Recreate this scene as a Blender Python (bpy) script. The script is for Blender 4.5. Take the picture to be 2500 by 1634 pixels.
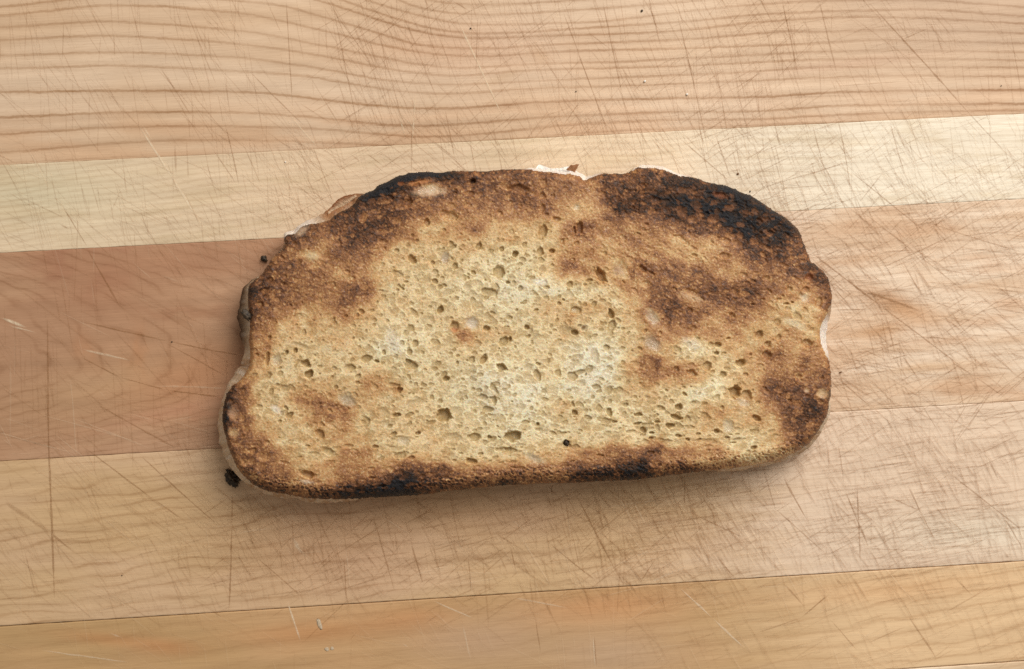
import bpy, math
import numpy as np
from mathutils import Matrix, Vector

scene = bpy.context.scene
for o in list(bpy.data.objects):
    bpy.data.objects.remove(o)
COL = scene.collection

# ------------------------------------------------------------------ camera
W, H = 2500.0, 1634.0            # the photograph's own pixels, used to read places off it
DIST = 0.27                      # lens to board, metres
FPX = DIST / 0.225 * W
AX, AY, AZ = 0.00033, -0.03638, -0.05603


def _rot(ax, ay, az):
    cx, sx = math.cos(ax), math.sin(ax)
    cy, sy = math.cos(ay), math.sin(ay)
    cz, sz = math.cos(az), math.sin(az)
    rx = np.array([[1, 0, 0], [0, cx, -sx], [0, sx, cx]])
    ry = np.array([[cy, 0, sy], [0, 1, 0], [-sy, 0, cy]])
    rz = np.array([[cz, -sz, 0], [sz, cz, 0], [0, 0, 1]])
    return rz @ ry @ rx


ROT = _rot(AX, AY, AZ)
CAMPOS = np.array([0.0, 0.0, DIST])
cam_data = bpy.data.cameras.new('camera')
cam = bpy.data.objects.new('camera', cam_data)
COL.objects.link(cam)
cam.matrix_world = Matrix.Translation(CAMPOS) @ Matrix([list(r) for r in ROT]).to_4x4()
cam_data.sensor_fit = 'HORIZONTAL'
cam_data.sensor_width = 36.0
cam_data.lens = 36.0 * FPX / W
cam_data.clip_start = 0.01
cam_data.clip_end = 50.0
scene.camera = cam

# ------------------------------------------------------------------ light: a window to the upper right, a dim room
world = bpy.data.worlds.new('World')
scene.world = world
world.use_nodes = True
bg = world.node_tree.nodes['Background']
bg.inputs['Color'].default_value = (1.0, 0.93, 0.85, 1)
bg.inputs['Strength'].default_value = 0.30

lamp = bpy.data.lights.new('window_light', 'AREA')
lamp.shape = 'RECTANGLE'
lamp.size = 0.48
lamp.size_y = 0.48
lamp.energy = 6.25
lamp.color = (1.0, 0.985, 0.965)
lo = bpy.data.objects.new('window_light', lamp)
COL.objects.link(lo)
LPOS = Vector((0.33, 0.40, 0.52))
lo.location = LPOS
lo.rotation_euler = (Vector((0.02, 0.0, 0.0)) - LPOS).to_track_quat('-Z', 'Y').to_euler()

scene.view_settings.view_transform = 'Standard'
scene.view_settings.look = 'None'
scene.view_settings.exposure = 0.0
scene.view_settings.gamma = 1.0
scene.render.engine = 'CYCLES'
scene.cycles.transparent_max_bounces = 64
scene.cycles.max_bounces = 8
scene.cycles.use_denoising = False
scene.cycles.denoiser = 'OPENIMAGEDENOISE'
scene.cycles.denoising_input_passes = 'RGB_ALBEDO_NORMAL'
scene.cycles.denoising_prefilter = 'ACCURATE'

# ------------------------------------------------------------------ helpers


def P(px, py, z):
    """pixel of the photograph -> point on the plane of height z (arrays allowed)"""
    px = np.asarray(px, float)
    py = np.asarray(py, float)
    z = np.asarray(z, float)
    d = np.stack([(px - W / 2) / FPX, -(py - H / 2) / FPX, -np.ones_like(px)], -1) @ ROT.T
    t = (z - DIST) / d[..., 2]
    return CAMPOS + d * t[..., None]


def PROJ(p):
    q = (np.asarray(p, float) - CAMPOS) @ ROT
    return W / 2 + FPX * q[..., 0] / -q[..., 2], H / 2 - FPX * q[..., 1] / -q[..., 2]


def srgb(*c):
    c = np.array(c, float) / 255.0
    return np.where(c <= 0.04045, c / 12.92, ((c + 0.055) / 1.055) ** 2.4)


def sstep(a, b, x):
    t = np.clip((x - a) / (b - a), 0, 1)
    return t * t * (3 - 2 * t)


def perlin(x, y, seed):
    r = np.random.default_rng(seed)
    perm = r.permutation(256)
    ang = r.random(256) * 2 * np.pi
    gx, gy = np.cos(ang), np.sin(ang)
    xi = np.floor(x).astype(np.int64)
    yi = np.floor(y).astype(np.int64)
    xf, yf = x - xi, y - yi
    u = xf * xf * xf * (xf * (xf * 6 - 15) + 10)
    v = yf * yf * yf * (yf * (yf * 6 - 15) + 10)

    def g(ix, iy, dx, dy):
        h = perm[(perm[ix & 255] + iy) & 255]
        return gx[h] * dx + gy[h] * dy
    a = g(xi, yi, xf, yf)
    b = g(xi + 1, yi, xf - 1, yf)
    c = g(xi, yi + 1, xf, yf - 1)
    d = g(xi + 1, yi + 1, xf - 1, yf - 1)
    return ((a + u * (b - a)) * (1 - v) + (c + u * (d - c)) * v) * 1.5


def fbm(x, y, scale, octaves, seed, gain=0.5):
    s, amp, tot = 0.0, 1.0, 0.0
    f = 1.0 / scale
    for k in range(octaves):
        s = s + amp * perlin(x * f + 17.3 * k, y * f - 9.1 * k, seed + k)
        tot += amp
        amp *= gain
        f *= 2.03
    return s / tot * 1.3


def worley(x, y, size, seed):
    """cell noise: distance to the nearest and second nearest seed (in cells), a random number per cell"""
    r = np.random.default_rng(seed)
    tab = r.random((256, 3))
    perm = r.permutation(256)
    x, y = x / size, y / size
    xi, yi = np.floor(x).astype(np.int64), np.floor(y).astype(np.int64)
    f1 = np.full(x.shape, 9.0)
    f2 = np.full(x.shape, 9.0)
    cid = np.zeros(x.shape)
    for i in (-1, 0, 1):
        for j in (-1, 0, 1):
            h = perm[(perm[(xi + i) & 255] + yi + j) & 255]
            d = np.hypot(xi + i + tab[h, 0] - x, yi + j + tab[h, 1] - y)
            near = d < f1
            f2 = np.where(near, f1, np.minimum(f2, d))
            cid = np.where(near, tab[h, 2], cid)
            f1 = np.where(near, d, f1)
    return f1, f2, cid


def mesh_obj(name, verts, faces, mat, parent=None, smooth=True, attrs=None):
    """verts (n,3) array; faces (m,3|4) array or list of arrays; attrs {name: (n,) or (n,3)}"""
    me = bpy.data.meshes.new(name)
    verts = np.asarray(verts, np.float32)
    if not isinstance(faces, list):
        faces = [faces]
    faces = [np.asarray(f, np.int32) for f in faces if len(f)]
    nl = sum(f.size for f in faces)
    nf = sum(len(f) for f in faces)
    me.vertices.add(len(verts))
    me.vertices.foreach_set('co', verts.ravel())
    me.loops.add(nl)
    me.loops.foreach_set('vertex_index', np.concatenate([f.ravel() for f in faces]))
    me.polygons.add(nf)
    tot = np.concatenate([np.full(len(f), f.shape[1], np.int32) for f in faces])
    me.polygons.foreach_set('loop_start', np.concatenate([[0], np.cumsum(tot)[:-1]]).astype(np.int32))
    me.polygons.foreach_set('loop_total', tot)
    me.polygons.foreach_set('use_smooth', np.full(nf, smooth, bool))
    me.update(calc_edges=True)
    for k, a in (attrs or {}).items():
        a = np.asarray(a, np.float32)
        if a.ndim == 2:
            at = me.attributes.new(k, 'FLOAT_COLOR', 'POINT')
            at.data.foreach_set('color', np.concatenate([a, np.ones((len(a), 1), np.float32)], 1).ravel())
        else:
            at = me.attributes.new(k, 'FLOAT', 'POINT')
            at.data.foreach_set('value', a.ravel())
    me.validate()
    me.materials.append(mat)
    o = bpy.data.objects.new(name, me)
    COL.objects.link(o)
    if parent is not None:
        o.parent = parent
    return o


def empty(name, loc, label, cat, group=None):
    o = bpy.data.objects.new(name, None)
    COL.objects.link(o)
    o.location = loc
    o.empty_display_size = 0.01
    o['label'] = label
    o['category'] = cat
    if group:
        o['group'] = group
    return o


class NT:
    """small node-tree writer"""

    def __init__(self, name):
        self.m = bpy.data.materials.new(name)
        self.m.use_nodes = True
        self.t = self.m.node_tree
        self.t.nodes.clear()
        self.out = self.t.nodes.new('ShaderNodeOutputMaterial')

    def n(self, kind, **kw):
        nd = self.t.nodes.new('ShaderNode' + kind)
        for k, v in kw.items():
            setattr(nd, k, v)
        return nd

    def put(self, sock, v):
        if hasattr(v, 'is_linked') or hasattr(v, 'links'):
            self.t.links.new(v, sock)
        else:
            sock.default_value = v

    def attr(self, name, out='Fac'):
        return self.n('Attribute', attribute_name=name).outputs[out]

    def math(self, op, a, b=None, c=None, clamp=False):
        nd = self.n('Math', operation=op, use_clamp=clamp)
        self.put(nd.inputs[0], a)
        if b is not None:
            self.put(nd.inputs[1], b)
        if c is not None:
            self.put(nd.inputs[2], c)
        return nd.outputs[0]

    def ramp(self, v, a, b, lo=0.0, hi=1.0):
        nd = self.n('MapRange', interpolation_type='SMOOTHSTEP')
        self.put(nd.inputs['Value'], v)
        nd.inputs['From Min'].default_value = a
        nd.inputs['From Max'].default_value = b
        nd.inputs['To Min'].default_value = lo
        nd.inputs['To Max'].default_value = hi
        return nd.outputs[0]

    def coords(self, scale):
        tc = self.n('TexCoord')
        mp = self.n('Mapping')
        self.t.links.new(tc.outputs['Object'], mp.inputs['Vector'])
        mp.inputs['Scale'].default_value = scale
        return mp.outputs[0]

    def noise(self, vec, scale=1.0, detail=2.0, rough=0.5):
        nd = self.n('TexNoise')
        self.t.links.new(vec, nd.inputs['Vector'])
        nd.inputs['Scale'].default_value = scale
        nd.inputs['Detail'].default_value = detail
        nd.inputs['Roughness'].default_value = rough
        return nd.outputs['Fac']

    def mul(self, col, fac):
        nd = self.n('Mix', data_type='RGBA', blend_type='MULTIPLY')
        nd.inputs[0].default_value = 1.0
        self.put(nd.inputs[6], col)
        self.put(nd.inputs[7], fac)
        return nd.outputs[2]

    def mix(self, fac, a, b):
        nd = self.n('Mix', data_type='RGBA')
        self.put(nd.inputs[0], fac)
        self.put(nd.inputs[6], a)
        self.put(nd.inputs[7], b)
        return nd.outputs[2]

    def bump(self, height, strength, dist):
        nd = self.n('Bump')
        nd.inputs['Strength'].default_value = strength
        nd.inputs['Distance'].default_value = dist
        self.put(nd.inputs['Height'], height)
        return nd.outputs[0]

    def bsdf(self, col, rough=0.5, spec=0.5, normal=None, sss=0.0):
        nd = self.n('BsdfPrincipled')
        self.put(nd.inputs['Base Color'], col)
        self.put(nd.inputs['Roughness'], rough)
        self.put(nd.inputs['Specular IOR Level'], spec)
        if normal is not None:
            self.put(nd.inputs['Normal'], normal)
        if sss:
            nd.inputs['Subsurface Weight'].default_value = sss
            nd.inputs['Subsurface Radius'].default_value = (1.0, 0.6, 0.3)
            nd.inputs['Subsurface Scale'].default_value = 0.0012
        return nd.outputs[0]

    def done(self, shader):
        self.t.links.new(shader, self.out.inputs['Surface'])
        return self.m


def wood_material():
    t = NT('maple_wood')
    col = t.attr('col', 'Color')
    ring = t.attr('ring')
    rsp = t.attr('rspace')
    ram = t.attr('ramp')
    wob = t.noise(t.coords((900, 900, 900)), 1.0, 3.0, 0.6)
    fib = t.noise(t.coords((70, 5200, 70)), 1.0, 4.0, 0.6)
    fib2 = t.noise(t.coords((320, 9000, 320)), 1.0, 2.0, 0.6)
    flk = t.noise(t.coords((520, 3600, 520)), 1.0, 2.0, 0.5)
    brd = t.noise(t.coords((14, 420, 14)), 1.0, 3.0, 0.55)
    # signed distance, in photo pixels, to the nearest growth line
    w = t.math('MULTIPLY', t.math('SUBTRACT', wob, 0.5), 6.0)
    f = t.math('SUBTRACT', t.math('FRACT', t.math('ADD', ring, 0.5)), 0.5)
    s = t.math('ADD', t.math('MULTIPLY', f, rsp), w)
    d = t.math('ABSOLUTE', s)
    core = t.ramp(d, 0.5, 5.0, 1.0, 0.0)
    halo = t.ramp(d, 0.0, 20.0, 1.0, 0.0)
    line = t.math('ADD', t.math('MULTIPLY', core, 0.62), t.math('MULTIPLY', halo, 0.30))
    line = t.math('MULTIPLY', line, ram)
    line = t.math('MULTIPLY', line, t.ramp(fib2, 0.25, 0.7, 1.15, 0.75), clamp=True)
    c = t.mix(line, col, t.mul(col, (0.50, 0.36, 0.23, 1)))
    v = t.math('ADD', t.ramp(fib, 0.2, 0.8, -0.075, 0.075), t.ramp(fib2, 0.2, 0.8, -0.045, 0.045))
    v = t.math('ADD', v, t.ramp(brd, 0.2, 0.8, -0.07, 0.07))
    v = t.math('ADD', v, 1.0)
    comb = t.n('CombineColor')
    t.put(comb.inputs[0], v)
    t.put(comb.inputs[1], t.math('MULTIPLY_ADD', v, 1.15, -0.15))
    t.put(comb.inputs[2], t.math('MULTIPLY_ADD', v, 1.3, -0.3))
    c = t.mul(c, comb.outputs[0])
    fl = t.ramp(flk, 0.62, 0.74, 0.0, 0.22)
    c = t.mix(fl, c, t.mul(c, (0.62, 0.48, 0.36, 1)))
    rough = t.ramp(fib, 0.2, 0.8, 0.62, 0.46)
    nrm = t.bump(t.math('ADD', t.math('MULTIPLY', fib, 0.6), fib2), 0.25, 0.00012)
    return t.done(t.bsdf(c, rough, 0.32, nrm))


def mark_material():
    t = NT('knife_mark')
    col = t.attr('col', 'Color')
    a = t.attr('alpha')
    brk = t.noise(t.coords((2600, 2600, 2600)), 1.0, 2.0, 0.6)
    a = t.math('MULTIPLY', a, t.ramp(brk, 0.25, 0.62, 0.50, 1.10), clamp=True)
    tr = t.n('BsdfTransparent')
    mx = t.n('MixShader')
    t.put(mx.inputs[0], a)
    t.t.links.new(tr.outputs[0], mx.inputs[1])
    t.t.links.new(t.bsdf(col, 0.7, 0.15), mx.inputs[2])
    return t.done(mx.outputs[0])


def toast_material():
    t = NT('toasted_bread')
    col = t.attr('col', 'Color')
    gl = t.attr('gloss')
    n1 = t.noise(t.coords((2400, 2400, 2400)), 1.0, 4.0, 0.65)
    n2 = t.noise(t.coords((5200, 5200, 5200)), 1.0, 2.0, 0.6)
    c = t.mul(col, t.n('CombineColor').outputs[0])
    cc = c.node.inputs[7].links[0].from_node
    v = t.ramp(n1, 0.25, 0.75, 0.90, 1.10)
    for i in range(3):
        t.put(cc.inputs[i], v)
    nrm = t.bump(t.math('ADD', n1, t.math('MULTIPLY', n2, 0.5)), 0.4, 0.0004)
    wet = t.ramp(t.noise(t.coords((1500, 1500, 1500)), 1.0, 2.0, 0.6), 0.52, 0.62, 0.0, 1.0)
    rough = t.math('SUBTRACT', t.math('SUBTRACT', 0.58, t.math('MULTIPLY', gl, 0.18)), t.math('MULTIPLY', t.math('MULTIPLY', wet, gl), 0.42))
    rough = t.math('MAXIMUM', rough, 0.12)
    return t.done(t.bsdf(c, rough, t.math('MULTIPLY_ADD', gl, 0.6, 0.15), nrm, 0.4))


def crust_material():
    t = NT('floury_crust')
    col = t.attr('col', 'Color')
    n1 = t.noise(t.coords((1500, 1500, 1500)), 1.0, 4.0, 0.65)
    cc = t.n('CombineColor')
    v = t.ramp(n1, 0.28, 0.72, 0.78, 1.14)
    for i in range(3):
        t.put(cc.inputs[i], v)
    c = t.mul(col, cc.outputs[0])
    return t.done(t.bsdf(c, 0.8, 0.2, t.bump(n1, 0.8, 0.0007), 0.1))


def plain_material(name, lo_c, hi_c, scale=3000, rough=0.75, spec=0.25):
    t = NT(name)
    n1 = t.noise(t.coords((scale, scale, scale)), 1.0, 3.0, 0.6)
    c = t.mix(t.ramp(n1, 0.3, 0.7), (*lo_c, 1), (*hi_c, 1))
    return t.done(t.bsdf(c, rough, spec, t.bump(n1, 0.5, 0.0003)))


M_WOOD = wood_material()
M_MARK = mark_material()
M_TOAST = toast_material()
M_CRUST = crust_material()
M_CHAR = plain_material('charred_crumb', (0.016, 0.011, 0.007), (0.10, 0.066, 0.036), 1500, 0.6, 0.4)
M_BROWN = plain_material('brown_crumb', (0.10, 0.045, 0.018), (0.26, 0.13, 0.055))
M_PALE = plain_material('pale_crumb', (0.78, 0.72, 0.62), (0.88, 0.84, 0.76), 800, 0.9, 0.1)
M_FLOUR = plain_material('dried_flour', (0.50, 0.38, 0.25), (0.60, 0.48, 0.34), 1500, 0.9, 0.05)

# ================================================================== the cutting board
BOUND = [0.110, 0.0424, 0.02341, -0.02163, -0.05734, -0.07962, -0.125]   # glue joints, metres (y)
GAP = [0, 0.00001, 0.00002, 0.00003, 0.00007, 0.00008, 0]
BEV = [0, 0.00002, 0.00004, 0.00006, 0.00012, 0.00013, 0]
BOARD_X = 0.19
BOARD_T = 0.032

board = empty('cutting_board', (0, 0, 0), 'scratched maple cutting board glued up from pale and reddish planks, under the toast', 'cutting board')

# growth lines of the top plank, read off the photograph: each a polyline of (x, y)
LINES = [
    [(0, -80), (411, -110), (700, -110), (890, -50), (979, 7), (1050, 27), (1157, 37.5), (1264, 34), (1407, 25), (1650, 27 - 20), (1979, -30), (2267, -30), (2500, -5)],
    [(0, -55), (411, -85), (700, -80), (890, 0), (978, 27), (1086, 53), (1157, 62), (1300, 59), (1478, 53), (1650, 31), (1815, 14), (1979, 2), (2267, 0), (2500, 18)],
    [(0, -30), (411, -60), (700, -40), (836, 0), (943, 39), (1050, 71), (1139, 83), (1264, 80), (1336, 75), (1650, 55), (1856, 35), (2020, 28), (2267, 22), (2500, 41)],
    [(0, -8), (411, -40), (700, -20), (800, 7), (907, 43), (1014, 77), (1121, 94), (1228, 93), (1336, 87), (1478, 84), (1650, 77), (1794, 60), (1938, 47), (2062, 41), (2226, 43), (2500, 58)],
    [(0, 18), (247, -10), (411, -8), (560, 0), (700, 14), (800, 46), (907, 75), (1014, 111), (1121, 119), (1228, 118), (1336, 109), (1478, 105), (1650, 98), (1815, 86), (1897, 76), (2020, 78), (2185, 72), (2500, 82)],
    [(0, 40), (247, 12), (411, 16), (617, 35), (800, 77), (943, 114), (1068, 134), (1157, 139), (1228, 136), (1336, 127), (1478, 123), (1650, 119), (1815, 113), (1938, 109), (2144, 97), (2500, 106)],
    [(0, 68), (247, 51), (411, 60), (617, 78), (800, 114), (943, 143), (1050, 162.5), (1139, 168), (1228, 161), (1336, 155), (1514, 152), (1650, 144), (1815, 136), (1979, 127), (2185, 123), (2500, 128)],
    [(0, 99), (247, 86), (411, 94), (617, 110), (800, 138), (907, 161), (1014, 179), (1104, 187.5), (1193, 180), (1264, 173), (1407, 168), (1650, 162), (1815, 154), (1979, 146), (2185, 142), (2500, 148)],
    [(0, 136), (247, 128), (411, 131), (617, 143), (800, 170), (925, 195), (1050, 207), (1139, 207), (1264, 200), (1371, 195), (1478, 191), (1650, 184), (1815, 177), (1979, 164), (2144, 164), (2500, 165)],
    [(0, 168), (247, 160), (411, 164), (617, 176), (730, 183), (850, 203), (907, 214), (1014, 227), (1121, 230), (1228, 221), (1336, 214), (1478, 211), (1650, 205), (1835, 197), (2020, 189), (2185, 185), (2500, 187)],
    [(0, 225), (247, 222), (411, 222), (617, 225), (730, 236), (800, 246), (978, 264), (1121, 266), (1264, 253), (1407, 246), (1650, 240), (1856, 238), (2020, 226), (2185, 222), (2500, 220)],
    [(0, 288), (247, 276), (411, 273), (617, 276), (800, 289), (943, 307), (1086, 307), (1193, 298), (1336, 286), (1478, 280), (1650, 273), (1856, 273), (2020, 259), (2267, 255), (2500, 254)],
    [(0, 329), (247, 312), (411, 308), (617, 309), (800, 316), (907, 327), (1050, 336), (1157, 330), (1264, 318), (1407, 303), (1650, 292), (1856, 292), (2062, 280), (2267, 273), (2500, 269)],
    [(0, 374), (247, 352), (411, 343), (617, 342), (800, 349), (1000, 358), (1121, 350), (1264, 339), (1371, 330), (1478, 321), (1650, 314), (1938, 302), (2500, 290)],
    [(0, 400), (350, 383), (800, 385), (1200, 372), (1650, 345), (2500, 320)],
]
LAMP_ = [.8, .8, .9, 1, .9, .9, .8, .85, .8, .8, 1.15, 1.0, .9, .8, .6]


def top_plank_ring(px, py):
    xs = np.linspace(-250, 2750, 1200)
    ys = np.array([np.interp(xs, [p[0] for p in l], [p[1] for p in l]) for l in LINES])
    k = np.exp(-0.5 * (np.arange(-40, 41) / 14.0) ** 2)
    k /= k.sum()
    ys = np.array([np.convolve(np.pad(l, 40, 'edge'), k, 'valid') for l in ys])
    for i in range(1, len(ys)):
        ys[i] = np.maximum(ys[i], ys[i - 1] + 7)
    n = len(ys)
    fi = np.clip((px - xs[0]) / (xs[1] - xs[0]), 0, len(xs) - 1.001)
    i0 = fi.astype(int)
    fr = fi - i0
    Y = ys[:, i0] * (1 - fr) + ys[:, i0 + 1] * fr              # n x N
    idx = (Y <= py[None]).sum(0)                               # lines above
    lo = np.clip(idx - 1, 0, n - 2)
    ar = np.arange(len(px))
    y0, y1 = Y[lo, ar], Y[lo + 1, ar]
    sp = y1 - y0
    out = idx == 0
    sp = np.where(out, 24.0, sp)
    ring = lo + (py - y0) / sp
    ring = np.where(idx == n, n - 1 + 0.45, ring)
    amp = np.interp(np.round(ring), np.arange(n), LAMP_)
    return ring, sp, amp


def blob(px, py, x, y, rx, ry, ang=0.0):
    a = math.radians(ang)
    dx, dy = px - x, py - y
    u = (dx * math.cos(a) + dy * math.sin(a)) / rx
    v = (-dx * math.sin(a) + dy * math.cos(a)) / ry
    return np.exp(-(u * u + v * v))


C_TAN = srgb(211, 177, 136)
C_PALE = srgb(226, 201, 160)
C_CREAM = srgb(238, 222, 188)
C_RED = srgb(180, 136, 98)
C_ORANGE = srgb(196, 140, 88)
C_OLIVE = srgb(190, 158, 108)


def lerp(a, b, f):
    return a + (b - a) * np.asarray(f)[..., None]


def plank_fields(i, px, py, wx, wy):
    """base colour and growth-line fields at the plank's points"""
    big = fbm(wx, wy * 3.0, 0.05, 3, 40 + i)
    mid = fbm(wx, wy * 6.0, 0.022, 3, 60 + i)
    n = len(px)
    one = np.ones(n)
    if i == 0:
        ring, sp, amp = top_plank_ring(px, py)
        ring = ring + 0.035 * fbm(px, py * 2, 60, 2, 5)
        c = lerp(np.tile(C_TAN, (n, 1)), srgb(218, 188, 150), sstep(0, 1, 0.5 + big))
        c = lerp(c, srgb(206, 164, 120), 0.55 * sstep(230, 350, py + 0.04 * px) * sstep(0, 1, .6 + mid))
        c = lerp(c, srgb(212, 170, 132), 0.5 * blob(px, py, 1150, 120, 260, 70))
        c = lerp(c, srgb(196, 150, 112), 0.5 * blob(px, py, 2080, 155, 210, 14, -7))
        c = lerp(c, srgb(196, 155, 108), 0.45 * blob(px, py, 1318, 135, 26, 16, 40))
        c = lerp(c, srgb(196, 160, 112), 0.35 * blob(px, py, 1230, 188, 40, 10, -20))
        c = lerp(c, srgb(226, 198, 162), 0.4 * blob(px, py, 1800, 200, 420, 110))
        c = lerp(c, srgb(192, 160, 124), 0.85 * sstep(1700, 2400, px) * sstep(260, 60, py))  # vignette darkening of the upper right corner, painted into the wood
        amp = amp * (0.75 + 0.35 * fbm(px, py, 260, 2, 9))
    elif i == 1:
        ys = py + 0.0504 * px
        ring = (ys + 0.105 * px - 0.000031 * px * px + 7 * fbm(px, py * 2, 240, 2, 15)) / 15.0
        sp, amp = 15.0 * one, 0.20 + 0.14 * fbm(px, py, 300, 2, 16)
        c = lerp(np.tile(C_PALE, (n, 1)), C_CREAM, sstep(1300, 2150, px + 140 * big))
        c = lerp(c, srgb(226, 194, 152), 0.6 * blob(px, py, 900, 420, 420, 200))
        c = lerp(c, srgb(214, 200, 158), 0.7 * blob(px, py, 60, 470, 240, 80))
        c = lerp(c, srgb(206, 180, 134), 0.35 * sstep(0, .5, mid))
    elif i == 2:
        kk = np.where(py < 880, 150.0, 62.0)
        par = px + (py - 880) ** 2 / kk + 60 * fbm(px, py * 1.6, 170, 3, 21)
        left = sstep(900, 600, px)
        ring_l = par / 85.0
        ring_r = (py + 0.058 * px + 10 * fbm(px, py * 3, 200, 3, 22)) / 24.0
        ring = np.where(px < 1250, ring_l, ring_r)
        sp = np.where(px < 1250, 34.0, 24.0)
        amp = np.where(px < 1250, 0.26 + 0.36 * fbm(px, py * 2, 120, 3, 23), 0.16 + 0.16 * fbm(px, py * 4, 180, 3, 24))
        c = lerp(np.tile(C_RED, (n, 1)), srgb(186, 144, 106), sstep(-.3, .7, big + .5 * mid))
        c = lerp(c, srgb(172, 122, 86), 0.45 * blob(px, py, 190, 670, 150, 80, 30))
        c = lerp(c, srgb(176, 124, 88), 0.40 * blob(px, py, 450, 640, 260, 45, -4))
        wq = px + 40 * fbm(px, py, 70, 3, 25), py + 30 * fbm(px, py, 70, 3, 26)
        for (bx, by, brx, bry, ban, bc, bf) in [(120, 660, 34, 90, 30, (160, 108, 76), .6), (250, 700, 40, 70, 60, (166, 112, 78), .5), (40, 720, 90, 22, -20, (200, 158, 116), .6), (330, 880, 22, 60, 5, (188, 128, 82), .6),
                                              (205, 850, 18, 40, -10, (184, 126, 82), .6), (520, 700, 120, 14, -4, (200, 156, 116), .5), (430, 760, 150, 12, 6, (168, 118, 82), .5), (300, 600, 220, 14, -4, (168, 116, 84), .5),
                                              (100, 1010, 180, 14, -14, (164, 120, 86), .5), (330, 1050, 180, 12, -12, (202, 160, 118), .5), (480, 1010, 110, 14, -10, (176, 120, 84), .5), (260, 940, 120, 20, -16, (200, 160, 114), .5)]:
            c = lerp(c, srgb(*bc), bf * blob(wq[0], wq[1], bx, by, brx, bry, ban))
        c = lerp(c, srgb(176, 134, 98), 0.6 * blob(px, py, 60, 850, 200, 160))
        c = lerp(c, srgb(190, 150, 106), 0.6 * blob(px, py, 240, 960, 300, 90, -12))
        c = lerp(c, srgb(196, 138, 92), 0.6 * blob(px, py, 480, 920, 160, 60, -20))
        c = lerp(c, srgb(196, 142, 104), 0.45 * blob(px, py, 440, 1000, 200, 18, -14))
        right = sstep(1500, 2000, px)
        cr = lerp(np.tile(srgb(220, 187, 147), (n, 1)), srgb(232, 206, 170), sstep(-.5, .6, big + mid))
        cr = lerp(cr, srgb(206, 162, 118), 0.6 * sstep(.1, .6, fbm(px, py * 5 + .3 * px, 330, 3, 27)))
        cr = lerp(cr, srgb(194, 146, 98), 0.85 * blob(px, py, 2190, 745, 110, 30, 25))
        cr = lerp(cr, srgb(198, 150, 100), 0.8 * blob(px, py, 2150, 808, 70, 20, -10))
        cr = lerp(cr, srgb(204, 158, 112), 0.45 * blob(px, py, 2120, 560, 170, 14, -8))
        cr = lerp(cr, srgb(204, 162, 112), 0.5 * blob(px, py, 2240, 900, 90, 12, -8))
        cr = lerp(cr, srgb(212, 172, 128), 0.5 * blob(px, py, 2230, 600, 230, 30, -5))
        c = lerp(c, cr, right)
        del left
    elif i == 3:
        bend = 0.135 * px - 0.000022 * px * px
        ring = (py + bend + 12 * fbm(px, py * 2, 190, 3, 31) + 16 * fbm(px * .25, py, 70, 2, 33)) / 27.0
        sp = 27.0 * one
        amp = (0.36 + 0.48 * fbm(px, py * 3, 160, 3, 32)) * np.interp(px, [0, 700, 1500, 2000, 2500], [.95, .9, .7, .35, .3])
        c = lerp(np.tile(srgb(206, 170, 120), (n, 1)), srgb(214, 178, 134), sstep(-.5, .6, big))
        c = lerp(c, srgb(200, 156, 116), 0.6 * blob(px, py, 800, 1330, 240, 130))
        c = lerp(c, srgb(198, 152, 106), 0.5 * blob(px, py, 1150, 1250, 360, 70))
        c = lerp(c, srgb(228, 200, 164), sstep(1550, 2050, px + 100 * mid))
        c = lerp(c, C_CREAM, 0.6 * blob(px, py, 2420, 1300, 260, 50))
    elif i == 4:
        ring = (py + 0.15 * px + 22 * fbm(px, py * 2, 300, 3, 36)) / 34.0
        sp = 34.0 * one
        amp = np.interp(px, [0, 1500, 2000, 2500], [.14, .14, .3, .42]) + 0.12 * fbm(px, py, 200, 2, 37)
        c = lerp(np.tile(srgb(190, 152, 100), (n, 1)), srgb(200, 158, 108), sstep(-.5, .6, big))
        c = lerp(c, srgb(192, 132, 78), 0.5 * blob(px, py, 260, 1560, 110, 16, 5))
        c = lerp(c, srgb(190, 128, 76), 0.5 * blob(px, py, 410, 1580, 90, 22, 5))
        c = lerp(c, srgb(196, 132, 76), 0.5 * blob(px, py, 1010, 1510, 120, 34, -6))
        c = lerp(c, srgb(196, 134, 78), 0.5 * blob(px, py, 760, 1545, 170, 26, -4))
        c = lerp(c, srgb(204, 142, 86), 0.5 * blob(px, py, 1480, 1480, 170, 40, -4))
        c = lerp(c, srgb(194, 158, 122), 0.6 * blob(px, py, 1180, 1570, 180, 70))
        c = lerp(c, srgb(194, 162, 126), 0.6 * blob(px, py, 1500, 1600, 160, 60))
        c = lerp(c, srgb(226, 190, 140), sstep(1600, 2200, px + 120 * mid))
        c = lerp(c, srgb(220, 174, 120), 0.6 * blob(px, py, 2180, 1440, 240, 30, -4))
    else:
        ring = (py + 0.1 * px + 8 * fbm(px, py, 200, 2, 38)) / 26.0
        sp, amp = 26.0 * one, 0.3 * one
        c = lerp(np.tile(srgb(222, 190, 146), (n, 1)), C_CREAM, sstep(-.5, .6, big))
    c = c * (1 + 0.05 * fbm(wx, wy * 5, 0.012, 3, 70 + i))[:, None]
    c = c * np.array([0.995, 1.015, 1.135])
    return c, ring, sp, np.clip(amp, 0, 1.3)


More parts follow.
